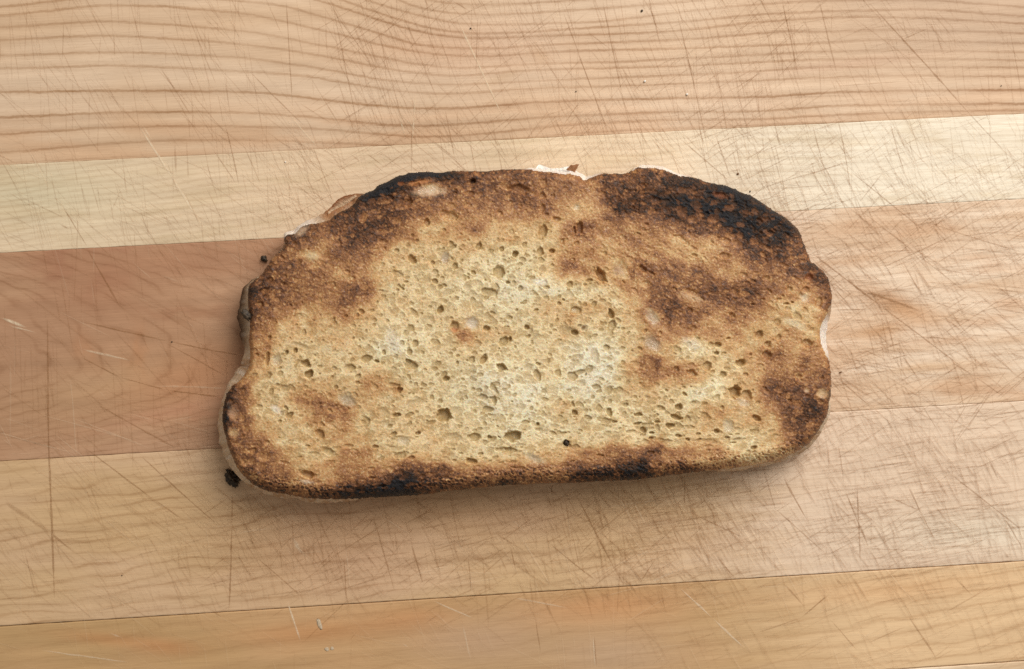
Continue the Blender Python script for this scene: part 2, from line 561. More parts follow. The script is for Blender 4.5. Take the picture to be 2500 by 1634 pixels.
def build_plank(i):
    y1, y0 = BOUND[i], BOUND[i + 1]
    y1 -= GAP[i]
    y0 += GAP[i + 1]
    xs = np.concatenate([np.linspace(-BOARD_X, -0.122, 24)[:-1], np.linspace(-0.122, 0.134, 720), np.linspace(0.134, BOARD_X + .01, 20)[1:]])
    vis0, vis1 = max(y0, -0.088), min(y1, 0.086)
    ys = np.linspace(vis0, vis1, int((vis1 - vis0) / 0.00035) + 2)
    if vis0 > y0:
        ys = np.concatenate([np.linspace(y0, vis0, 8)[:-1], ys])
    if vis1 < y1:
        ys = np.concatenate([ys, np.linspace(vis1, y1, 8)[1:]])
    e = 0.00007
    ys = np.concatenate([[y0, y0 + e], ys[1:-1], [y1 - e, y1]])
    nx, ny = len(xs), len(ys)
    X, Y = np.meshgrid(xs, ys)
    rng = np.random.default_rng(i + 3)
    Z = np.full_like(X, 0.0) + (i % 2) * 0.00002
    wob = 0.00007 * fbm(xs, xs * 0 + i, 0.004, 3, 90 + i)
    Z[0] -= BEV[i + 1]
    Z[-1] -= BEV[i]
    Y[0] += wob
    Y[-1] += wob[::-1]
    top = np.stack([X, Y, Z], -1).reshape(-1, 3)
    px, py = PROJ(top)
    c, ring, sp, amp = plank_fields(i, px, py, top[:, 0], top[:, 1])
    idx = np.arange(nx * ny).reshape(ny, nx)
    q = np.stack([idx[:-1, :-1], idx[:-1, 1:], idx[1:, 1:], idx[1:, :-1]], -1).reshape(-1, 4)
    # sides and underside: the rim of the top dropped to the bottom
    loop = np.concatenate([idx[0, :], idx[1:, -1], idx[-1, -2::-1], idx[-2:0:-1, 0]])
    nb = len(top)
    low = top[loop].copy()
    low[:, 2] = -BOARD_T
    nl = len(loop)
    j = np.arange(nl)
    k = (j + 1) % nl
    side = np.stack([loop[j], nb + j, nb + k, loop[k]], -1)
    corner = np.array([[nb, nb + nx + ny - 2 + nx - 1, nb + nx + ny - 2, nb + nx - 1]])
    verts = np.concatenate([top, low])
    f = np.concatenate([np.arange(nb), loop])
    # the sides keep the face colour; the grain runs on as plain long lines
    return mesh_obj('plank', verts, [q, side, corner], M_WOOD, board, True,
                    {'col': c[f], 'ring': ring[f], 'rspace': sp[f], 'ramp': amp[f]})


for i in range(6):
    pl = build_plank(i)
    pl['label'] = ['tan plank with wavy brown growth lines', 'pale cream plank with fine grain', 'reddish brown plank turning pale at one end',
                   'tan plank criss-crossed with knife cuts', 'smooth tan plank with orange patches', 'cream plank'][i]

# ------------------------------------------------------------------ knife marks
# (x0, y0, x1, y1, width px, strength; negative strength = pale scrape)
MARKS = [
    (444, 0, 530, 210, 3, .35), (390, 164, 465, 280, 3.5, .5), (699, 0, 715, 263, 3, .5), (810, 8, 847, 99, 3, .4), (156, 45, 152, 152, 3, .3),
    (405, 111, 405, 160, 3, .3), (337, 304, 498, 559, 5, -.75), (347, 306, 372, 343, 4, -.7), (551, 308, 584, 456, 3.5, .5), (518, 362, 576, 448, 4, .4),
    (608, 173, 748, 312, 3, .45), (707, 280, 777, 362, 3, -.5), (761, 350, 810, 477, 3, .4), (152, 502, 214, 604, 3.5, .55), (212, 606, 293, 749, 4, .6),
    (197, 230, 259, 308, 3, .3), (66, 358, 123, 465, 3, -.35), (144, 547, 173, 561, 4, .6), (427, 345, 430, 428, 5, .35), (341, 510, 364, 576, 3, .3),
    (455, 340, 460, 440, 4, .25), (811, 7, 882, 353, 3, .4), (1114, 43, 1232, 296, 3, -.6), (1471, 0, 1518, 229, 3.5, .55), (1518, 229, 1545, 336, 3, .4),
    (1582, 0, 1609, 86, 3, .5), (1100, 0, 1150, 29, 3.5, .6), (1375, 29, 1446, 221, 3, .5), (1407, 121, 1489, 336, 3, .45), (1436, 79, 1493, 121, 3, .4),
    (1014, 229, 1007, 343, 3, -.5), (1086, 264, 1111, 389, 3, .45), (1329, 357, 1346, 407, 3, .5), (889, 371, 943, 411, 4, .5), (854, 375, 886, 400, 4, .5),
    (971, 260, 990, 340, 3, -.5), (1150, 193, 1182, 229, 3, .4), (1239, 314, 1254, 357, 3, .5), (1575, 196, 1543, 228, 3, .4), (1586, 171, 1650, 139, 3, .3),
    (2119, 4, 2365, 275, 4, .6), (2365, 275, 2456, 374, 3, .35), (1909, 0, 1950, 193, 3.5, .5), (2000, 0, 2045, 185, 3.5, .45), (1650, 20, 1732, 386, 3.5, .45),
    (1703, 296, 1724, 370, 3, .4), (1745, 325, 1786, 444, 3.5, .5), (1983, 304, 2016, 428, 4, .45), (2045, 288, 2078, 473, 4, .45), (2172, 296, 2209, 428, 4, .4),
    (2217, 288, 2254, 399, 4, .35), (2078, 419, 2271, 575, 3.5, .5), (2271, 545, 2500, 617, 3.5, .4), (1856, 460, 2094, 390, 3, .35), (2324, 575, 2152, 655, 3.5, .5),
    (2275, 66, 2197, 99, 3, .4), (1650, 330, 1790, 450, 3.5, .5), (1977, 613, 2152, 748, 5, .7), (2152, 748, 2355, 901, 4, .65), (2325, 885, 2378, 918, 4.5, .8),
    (2378, 918, 2450, 968, 3, .45), (2089, 703, 2251, 761, 7, .55), (2035, 757, 2116, 755, 3, .7), (2040, 919, 2134, 1000, 4, .5), (2245, 980, 2295, 1060, 4, .4),
    (2424, 757, 2500, 815, 4, .4), (2230, 720, 2500, 815, 3, .3), (2090, 505, 2390, 740, 3, .35), (2370, 735, 2500, 740, 3, .3), (2335, 745, 2370, 742, 4, .6),
    (2340, 640, 2420, 628, 3, .3), (2100, 850, 2165, 880, 3, .5), (2165, 880, 2230, 862, 3, .5), (1990, 640, 2090, 730, 6, .4), (2000, 660, 2100, 780, 4, .4),
    (193, 784, 416, 834, 3.5, .6), (416, 834, 590, 868, 3.5, .7), (197, 872, 293, 922, 4, .6), (293, 922, 409, 953, 3.5, .6), (409, 953, 540, 969, 3, .6),
    (116, 776, 120, 1160, 5, .55), (118, 1060, 133, 1466, 6, .6), (405, 838, 551, 919, 3.5, .5), (231, 984, 440, 1100, 5, .45), (0, 776, 66, 800, 5, -.7),
    (20, 795, 90, 812, 4, -.5), (200, 853, 320, 880, 4, -.45), (568, 1200, 566, 1281, 4, .4), (566, 1281, 559, 1492, 4.5, .6), (207, 1093, 369, 1215, 4, .55),
    (369, 1215, 443, 1267, 3.5, .55), (343, 1112, 531, 1281, 4, .6), (11, 1226, 122, 1300, 13, .35), (122, 1300, 185, 1352, 5, .5), (712, 1311, 738, 1352, 9, -.5),
    (701, 1466, 734, 1566, 4, -.65), (100, 1588, 314, 1617, 3, -.45), (627, 1362, 740, 1460, 4, .5), (911, 1260, 964, 1446, 4, .5), (1004, 1328, 1032, 1424, 4, .6),
    (839, 1360, 846, 1471, 3.5, .55), (1143, 1360, 1150, 1446, 3.5, .5), (1246, 1335, 1262, 1403, 3, .5), (1411, 1217, 1500, 1389, 5, .65), (1500, 1389, 1525, 1431, 4, .6),
    (1339, 1324, 1454, 1417, 4, .6), (1396, 1300, 1416, 1390, 3, .45), (1450, 1549, 1457, 1631, 4, .5), (1447, 1549, 1453, 1631, 3, -.5), (1307, 1503, 1321, 1596, 3, .4),
    (1057, 1467, 1157, 1510, 3.5, -.5), (1129, 1521, 1150, 1614, 4, -.35), (1254, 1460, 1390, 1485, 3, -.35), (1660, 1437, 1740, 1510, 4, -.55), (1740, 1510, 1819, 1584, 4, -.6),
    (1912, 1424, 1966, 1483, 4, .5), (2025, 1450, 1958, 1508, 4, .65), (1958, 1508, 1850, 1545, 3, .4), (2037, 1412, 2060, 1430, 9, .4), (2332, 1412, 2378, 1458, 4, .45),
    (2025, 1510, 2095, 1590, 4, .4), (2214, 1500, 2290, 1613, 4, .5), (2092, 1193, 2101, 1374, 4, .5), (2046, 1080, 2060, 1180, 3.5, .4), (2063, 1198, 2122, 1340, 5, .6),
    (2122, 1340, 2151, 1391, 4, .55), (1912, 1164, 1970, 1269, 4.5, .6), (2214, 1181, 2285, 1324, 4, .5), (2411, 1118, 2441, 1177, 4, .5), (2319, 1156, 2500, 1298, 4.5, .5),
    (2449, 1260, 2500, 1345, 4, .5), (1639, 1282, 1668, 1349, 4.5, .6), (1748, 1357, 1794, 1412, 4, .6), (1832, 1248, 1853, 1282, 4, .6), (1890, 1240, 2017, 1353, 3.5, .45),
    (1676, 1248, 1819, 1315, 3.5, .45), (2172, 1214, 2248, 1248, 4, .5), (1600, 1365, 1560, 1428, 3, .4), (1680, 1380, 1580, 1425, 6, -.4), (1785, 1360, 1830, 1352, 5, -.4),
    (2110, 1340, 2250, 1345, 3, .35), (1990, 1300, 2120, 1300, 3, .3), (1855, 1120, 1895, 1250, 3.5, .45), (1672, 1160, 1671, 1240, 2.5, .6), (270, 520, 296, 460, 4, .22),
    (265, 1545, 300, 1558, 3, -.3), (980, 1570, 1000, 1582, 3, -.35), (2440, 1420, 2300, 1500, 4, .3), (2210, 1530, 2120, 1570, 4, .35),
]
MV, MF, MC, MA = [], [], [], []
_mz = [0.00005, 0]
_mr = np.random.default_rng(77)


def add_mark(x0, y0, x1, y1, w, a, bend=None, jag=0.22):
    L = math.hypot(x1 - x0, y1 - y0)
    n = max(3, min(22, int(L / 16)))
    t = np.linspace(0, 1, n)
    nxv, nyv = -(y1 - y0) / L, (x1 - x0) / L
    b = _mr.normal() * 0.005 * L if bend is None else bend
    off = 4 * b * t * (1 - t) + _mr.normal(size=n) * jag
    cx = x0 + (x1 - x0) * t + nxv * off
    cy = y0 + (y1 - y0) * t + nyv * off
    pro = np.minimum(1, np.minimum(t, 1 - t) * 5) ** 0.7
    hw = w * (0.54 if a > 0 else 0.72) * (0.45 + 0.55 * pro) * (1 + 0.25 * _mr.normal(size=n)).clip(.5, 1.6)
    al = abs(a) * (0.95 if a < 0 and w >= 3 else 0.54 if w > 3.0 else 0.62) * (0.25 + 0.75 * pro) * (0.85 + 0.3 * _mr.random(n))
    al[0] = al[-1] = 0.0
    z = _mz[0]
    _mz[0] += 0.00000002
    base = _mz[1]
    _mz[1] += 4 * n
    for s, k in ((-1, 0), (-.35, 1), (.35, 1), (1, 0)):
        MV.append(P(cx + nxv * hw * s, cy + nyv * hw * s, np.full(n, z)))
        MA.append(al * k)
        c = srgb(152, 106, 60) if a > 0 else srgb(244, 222, 188)
        MC.append(np.tile(c, (n, 1)))
    j = np.arange(n - 1)
    for r in range(3):
        o0, o1 = base + r * n, base + (r + 1) * n
        MF.append(np.stack([o0 + j, o1 + j, o1 + j + 1, o0 + j + 1], -1))


for m in MARKS:
    add_mark(*m)


def family(n, xr, yr, angs, lens, wid, al, pale=0.05):
    """n cuts, made in strokes of a few near-parallel ones, as chopping leaves them"""
    k = 0
    while k < n:
        cx, cy = _mr.uniform(*xr), _mr.uniform(*yr)
        a0, sd = angs[_mr.integers(len(angs))]
        a1 = _mr.normal(a0, sd)
        for _ in range(int(_mr.integers(2, 11))):
            k += 1
            x, y = cx + _mr.normal() * 55, cy + _mr.normal() * 38
            ang = math.radians(a1 + _mr.normal() * 2.5)
            L = 0.95 * lens[0] * math.exp(_mr.normal() * 0.5)
            L = min(max(L, 26), lens[1])
            a = _mr.uniform(*al) ** 1.25 * (1 if _mr.random() > pale else -0.8)
            add_mark(x - math.cos(ang) * L / 2, y - math.sin(ang) * L / 2, x + math.cos(ang) * L / 2, y + math.sin(ang) * L / 2, _mr.uniform(*wid), a)


# top plank, pale plank, the busy right side, the criss-crossed plank, the smooth bottom plank
family(402, (0, 1000), (-20, 380), [(62, 6), (50, 8), (87, 3)], (120, 330), (1.8, 2.8), (.10, .36), .2)
family(930, (850, 1950), (-20, 350), [(66, 6), (60, 8), (80, 5), (-40, 8)], (110, 280), (1.8, 2.8), (.12, .42), .14)
family(465, (1700, 2520), (-20, 300), [(70, 6), (50, 8), (82, 4), (-25, 10)], (100, 260), (1.8, 2.6), (.10, .36), .08)
family(465, (0, 800), (380, 600), [(60, 8), (30, 10), (75, 6)], (100, 240), (1.8, 2.8), (.10, .36), .2)
family(805, (700, 1900), (310, 560), [(60, 7), (40, 10), (75, 6), (-28, 10)], (85, 200), (1.8, 2.8), (.14, .44), .12)
family(620, (1800, 2520), (290, 520), [(72, 6), (45, 10), (-25, 8), (60, 8)], (100, 260), (1.8, 3.0), (.10, .34), .05)
family(340, (0, 560), (560, 1080), [(30, 9), (86, 3), (55, 10), (18, 6)], (110, 280), (2, 3.2), (.10, .34), .12)
family(1921, (1880, 2520), (470, 1010), [(40, 5), (55, 8), (70, 7), (-6, 4), (-28, 8), (5, 4)], (90, 290), (1.6, 2.8), (.14, .52), .05)
family(805, (1900, 2520), (480, 980), [(-4, 2), (-7, 2)], (60, 160), (1.6, 2.8), (.12, .40), .05)
family(805, (0, 760), (1080, 1480), [(38, 6), (50, 7), (-8, 4), (70, 8)], (85, 240), (1.8, 3.0), (.10, .38), .12)
family(1735, (560, 1640), (1180, 1470), [(62, 8), (40, 9), (78, 6), (-12, 5), (-35, 8)], (70, 190), (1.6, 2.8), (.14, .50), .08)
family(2712, (1480, 2520), (1040, 1400), [(60, 4), (64, 4), (46, 5), (58, 4), (-7, 2), (-6, 2), (-9, 3), (78, 4), (-30, 6)], (80, 240), (1.5, 2.6), (.16, .56), .05)
family(526, (0, 1700), (1400, 1640), [(70, 10), (40, 14), (86, 4), (20, 8)], (70, 190), (1.8, 2.8), (.08, .24), .5)
family(620, (1600, 2520), (1370, 1640), [(55, 7), (65, 7), (-25, 10), (-12, 6)], (95, 240), (1.8, 3.0), (.10, .36), .12)
marks = mesh_obj('knife_marks', np.concatenate(MV), np.concatenate(MF), M_MARK, board, False,
                 {'col': np.concatenate(MC), 'alpha': np.concatenate(MA)})
marks['kind'] = 'stuff'

# ================================================================== the slice of toast
TOP = [(612, 688), (605, 701), (604, 743), (609, 774), (609, 805), (606, 830), (610, 858), (607, 897), (589, 925), (566, 941), (556, 956), (546, 984),
       (541, 1020), (542, 1028), (546, 1053), (556, 1091), (569, 1125), (585, 1156), (603, 1171), (618, 1186), (654, 1202), (693, 1207), (718, 1212), (744, 1217),
       (783, 1221), (834, 1220), (897, 1217), (974, 1212), (1038, 1208), (1072, 1202), (1128, 1197), (1180, 1191), (1231, 1186), (1334, 1181), (1411, 1180),
       (1463, 1176), (1544, 1174), (1608, 1166), (1670, 1158), (1737, 1150), (1788, 1145), (1840, 1137), (1860, 1134), (1911, 1121), (1950, 1103), (1976, 1085),
       (2001, 1049), (2019, 1018), (2027, 980), (2031, 941), (2030, 910), (2023, 877), (2014, 859), (2008, 844), (2003, 826), (2004, 806), (2009, 788), (2022, 763),
       (2032, 737), (2032, 716), (2025, 686), (2012, 662), (1996, 650), (1980, 639), (1976, 626), (1965, 601), (1953, 567), (1932, 542), (1911, 526), (1886, 512),
       (1873, 502), (1840, 480), (1806, 467), (1776, 453), (1737, 447), (1711, 439), (1696, 433), (1660, 429), (1634, 419), (1619, 413), (1583, 409), (1557, 408),
       (1539, 419), (1518, 424), (1476, 422), (1450, 429), (1437, 435), (1426, 443), (1419, 430), (1398, 425), (1360, 422), (1308, 416), (1283, 412), (1231, 413),
       (1180, 418), (1154, 417), (1103, 417), (1077, 421), (1038, 419), (1000, 422), (969, 431), (948, 442), (920, 453), (915, 462), (884, 475), (871, 483),
       (866, 496), (844, 511), (823, 519), (803, 537), (777, 544), (751, 547), (733, 555), (720, 570), (697, 572), (691, 582), (694, 596), (684, 611),
       (664, 629), (651, 650), (641, 668), (624, 680)]
TOP = np.array(TOP, float)


def densify(poly, step, closed=True):
    pts = np.concatenate([poly, poly[:1]]) if closed else poly
    seg = np.hypot(*np.diff(pts, axis=0).T)
    s = np.concatenate([[0], np.cumsum(seg)])
    n = int(s[-1] / step)
    q = np.linspace(0, s[-1], n, endpoint=not closed)
    return np.stack([np.interp(q, s, pts[:, 0]), np.interp(q, s, pts[:, 1])], -1)


def smooth_closed(a, k):
    w = np.exp(-0.5 * (np.arange(-3 * k, 3 * k + 1) / k) ** 2)
    w /= w.sum()
    b = np.concatenate([a[-3 * k:], a, a[:3 * k]])
    if a.ndim == 1:
        return np.convolve(b, w, 'valid')
    return np.stack([np.convolve(b[:, i], w, 'valid') for i in range(a.shape[1])], -1)


OUT = smooth_closed(densify(TOP, 4.0), 1)


def sdf(px, py):
    """signed distance (photo pixels) to the outline, positive inside"""
    a = OUT[::2]
    b = np.roll(a, -1, 0)
    n = len(px)
    best = np.full(n, 1e9)
    ins = np.zeros(n, bool)
    for (ax, ay), (bx, by) in zip(a, b):
        ex, ey = bx - ax, by - ay
        dx, dy = px - ax, py - ay
        t = np.clip((dx * ex + dy * ey) / (ex * ex + ey * ey), 0, 1)
        dd = (dx - t * ex) ** 2 + (dy - t * ey) ** 2
        np.minimum(best, dd, out=best)
        if ay != by:
            c = (ay > py) != (by > py)
            ins ^= c & (px < (bx - ax) * (py - ay) / (by - ay) + ax)
    return np.sqrt(best) * np.where(ins, 1, -1)


THICK = 0.0135
MM = 0.00009                # metres per photo pixel on the board

# how brown the face is, 0 pale crumb .. 9 charcoal, every 50 pixels: rows y = 410, 460 .. 1210, columns x = 540, 590 .. 2040
BROWN = [
    '7 7 7 7 7 7 7 7.5 8.8 9 8.8 8 7.2 6.7 6.5 6.3 5.8 5.2 5.8 6.6 6.2 6.2 7.2 8 8.5 8.5 8.5 8.5 8 8 8',
    '7 7 7 7 7 7 7.5 8.5 8.8 7.4 5 6 6 5.6 5.6 5.5 4.6 4.6 4.2 5.4 6.4 6.5 7 7.4 8.1 8.0 8.0 8.2 8.2 8 8',
    '7 7 7 7 7.5 7 7.2 6.6 6.5 6.4 5.6 4.4 4.6 4.4 4.4 4.8 4.6 3.4 3.2 4.6 6.6 6.0 7.6 8.2 8.6 8.5 8.0 7.7 7.8 8 8',
    '7 7 7 7.4 6.4 5.4 6.4 6.8 6.2 4.6 3.0 3.2 3.8 3.2 3.0 2.6 2.4 3.8 4.2 4.2 4.2 4.2 4.6 5.6 6.2 7.2 8.5 7.8 7.6 8 8',
    '7 7 6.4 5.4 4.6 4.8 5.4 5.2 3.9 2.6 2.1 2.2 2.5 2.2 2.0 1.8 2.4 3.6 3.8 3.4 3.8 3.6 3.6 4.0 4.4 4.6 6.0 7 6.2 6.8 8',
    '7 7 6.8 5.6 5.0 4.8 4.6 4.2 2.4 2.0 2.1 2.0 1.9 1.8 1.4 1.2 1.8 3.7 3.6 3.0 3.6 4.4 4.1 4.5 4.2 3.6 4.4 5 5.6 6.6 8',
    '6.5 6.4 7.0 6.0 4.6 4.8 4.6 5.0 2.2 1.8 1.8 1.6 1.4 1.3 0.9 0.6 0.8 0.9 1.4 2.6 3.4 4.4 6.0 5.0 5.6 5.6 6.2 4.4 3.6 4.4 7.2',
    '6 6 5.8 4.4 3.6 3.2 4.6 3.2 2.0 2.0 1.7 1.8 2.0 1.5 1.1 0.8 2.2 3.2 2.8 2.0 2.8 4.4 6.4 5.4 4.5 5.2 4.2 3.2 2.8 3.2 6.4',
    '6 5 4.8 2.8 2.4 2.6 2.8 2.2 1.8 1.3 1.3 1.8 3.0 2.4 1.9 1.4 1.8 2.4 1.7 1.3 2.0 3.6 4.4 4.2 3.8 4.2 2.9 2.8 4.2 3.0 4.2',
    '5 4.6 3.8 2.0 1.8 1.9 2.0 1.8 1.2 1.1 1.4 1.5 1.8 1.5 1.4 1.4 1.8 1.2 0.6 0.6 2.2 3.6 2.8 1.8 2.1 2.4 3.2 4.2 3.4 4.0 5',
    '5 4.8 2.8 1.8 2.0 2.0 2.0 2.1 2.3 1.5 1.5 1.4 1.0 0.8 1.1 1.2 2.0 0.9 0.4 0.4 3.8 4.4 4.2 4.0 2.4 2.4 3.2 4.4 4.4 4.8 6',
    '7 5.2 2.2 1.8 2.8 3.0 2.2 3.0 2.8 1.8 1.7 1.4 1.0 0.8 0.8 0.6 0.8 0.9 0.6 1.0 2.2 2.4 2.1 1.9 1.7 2.4 2.9 5.6 6.0 5.6 6.6',
    '7.6 5.6 1.9 2.0 3.0 4.4 4.2 2.2 2.1 2.0 1.9 1.5 1.2 1.0 0.8 0.7 0.9 2.0 1.1 1.3 1.5 1.6 1.7 2.0 2.9 3.0 3.0 3.8 6.2 7.0 6.4',
    '6.6 5.6 3.8 2.2 2.2 3.2 3.2 2.5 2.1 2.0 2.3 1.9 1.5 1.1 1.0 1.0 1.2 1.4 1.6 1.5 1.6 1.6 1.8 2.1 2.4 2.0 2.0 2.8 5.6 6.0 5.6',
    '5.6 5.4 5.4 3.8 2.4 2.2 3.4 3.2 2.0 2.1 2.4 2.2 1.8 1.6 1.6 1.8 2.1 2.4 3.4 4.4 4.6 5.2 3.6 3.8 3.4 2.0 1.6 3.4 4.4 4.6 5',
    '6 5.6 5.6 4.6 3.4 3.6 4.6 4.8 4.8 6.6 5.6 5.0 4.5 4.4 5.0 4.6 5.0 5.4 6.8 6.8 8.0 6.4 6.2 6.6 5.6 4.6 4.2 4.2 4.4 4.6 5',
    '7 7 7 6.6 5.6 6.4 8.0 8.5 8.8 8.8 7.0 6.2 6.2 6.6 7 7 7 7.4 7.6 7.6 8 7.4 7.2 7 6.6 5.4 5 5 5 5 5']
BROWN = np.array([[float(v) for v in r.split()] for r in BROWN])
# finer scorch marks: x, y, rx, ry, angle, change
SCORCH = [
    (918, 464, 50, 15, -24, 2.2), (985, 434, 60, 13, -8, 2.2), (1060, 424, 40, 8, 0, 1.2), (1785, 466, 80, 12, 24, 1.4), (1640, 490, 70, 16, 16, .9), (1780, 545, 60, 16, 30, .9), (1990, 660, 26, 16, 40, 1.0),
    (1420, 562, 34, 20, 10, 1.8), (1375, 645, 46, 22, 10, 1.6), (1594, 874, 22, 8, 14, 1.6), (1605, 895, 8, 18, 0, 1.4), (1566, 885, 7, 22, 10, 1.2),
    (1590, 725, 40, 30, 35, .6), (1610, 740, 30, 14, 30, .8), (1785, 715, 36, 26, 30, .6), (1725, 745, 22, 26, 0, 1.4), (868, 712, 28, 18, -30, 1.4), (845, 730, 30, 18, -30, .6),
    (1310, 748, 50, 24, -8, 1.4), (1360, 990, 36, 20, 0, 1.4), (1125, 815, 16, 12, 0, 2.2), (1160, 830, 60, 16, -8, .9), (910, 935, 36, 22, 0, 1.6), (975, 955, 30, 12, 0, .9),
    (770, 985, 60, 7, 6, 1.5), (835, 1000, 46, 8, 28, 1.3), (755, 970, 70, 30, 10, .8), (880, 1110, 40, 16, -6, 1.4), (1185, 1150, 200, 22, -4, 1.0), (1040, 1140, 60, 14, 10, 1.6),
    (1000, 1150, 40, 16, -10, 1.4), (985, 1180, 50, 16, -8, 2.0), (955, 1185, 110, 16, -4, 1.0), (880, 1200, 140, 12, -2, .8), (1558, 1136, 34, 22, -10, 2.4), (1460, 1150, 40, 14, -4, 1.6),
    (1410, 1158, 20, 12, 0, 1.4), (1227, 1175, 9, 8, 0, 3.0), (1640, 1095, 40, 14, -6, 1.6), (1770, 1115, 40, 20, 30, 1.8), (1600, 1100, 70, 12, -4, .9), (1380, 1110, 110, 14, -6, 1.2),
    (1960, 1010, 40, 22, -50, .9), (1985, 985, 16, 34, 20, 1.0), (1890, 940, 50, 24, 20, .8), (1930, 955, 40, 20, 20, .7), (1965, 880, 14, 12, 0, 1.6), (1890, 860, 22, 16, 0, 1.4),
    (552, 1010, 10, 44, 0, 1.2), (640, 1090, 20, 14, 0, 1.2), (575, 955, 26, 14, -30, 1.4), (620, 735, 18, 40, 0, .8), (650, 700, 24, 26, 0, .9), (640, 1192, 60, 10, 20, 1.2),
    (850, 600, 46, 12, -8, 1.3), (930, 545, 60, 10, -12, 1.2), (900, 560, 50, 12, -20, 1.0), (720, 640, 70, 8, -14, .7), (880, 590, 30, 10, -10, .9),
    (1480, 470, 16, 50, -24, 1.2), (1505, 505, 12, 36, -18, 1.4), (1480, 530, 16, 10, 0, 1.2), (1300, 500, 40, 12, 10, .8), (1240, 490, 70, 9, 8, .6), (1165, 560, 16, 14, 0, 1.6),
    (1560, 500, 60, 22, 14, 1.2), (1620, 480, 60, 24, 18, .6), (1830, 590, 30, 30, 0, .6), (1790, 555, 50, 22, 30, .8), (1630, 640, 90, 9, 28, 1.0), (1700, 660, 90, 8, 22, .8),
    (1620, 660, 80, 10, 24, .9), (1560, 640, 22, 18, 0, .8), (1545, 660, 10, 20, 0, 2.0), (1700, 690, 80, 10, 14, .7), (1420, 460, 24, 12, -30, 1.2), (1130, 440, 60, 10, 2, .8),
    (1190, 650, 110, 44, -20, -.5), (1240, 735, 110, 50, -10, -.4), (1440, 870, 100, 90, 20, -.35), (1240, 940, 130, 60, 0, -.4), (1745, 590, 60, 22, -30, -.9), (1700, 600, 50, 20, 10, -.5),
    (945, 840, 50, 60, -40, -.5), (760, 625, 26, 16, 0, -1.8), (800, 600, 30, 20, 0, -1.0), (830, 670, 20, 14, 0, -1.2), (1940, 790, 34, 16, 24, -1.0), (1690, 840, 40, 24, 20, -1.2),
    (1680, 730, 44, 16, 16, -1.6), (1650, 1090, 24, 12, 0, -1.6), (1750, 775, 30, 16, 0, -1.2), (1820, 1075, 40, 14, 0, -.6), (1700, 960, 40, 20, -20, -.8), (1740, 940, 50, 20, -30, -.9),
]
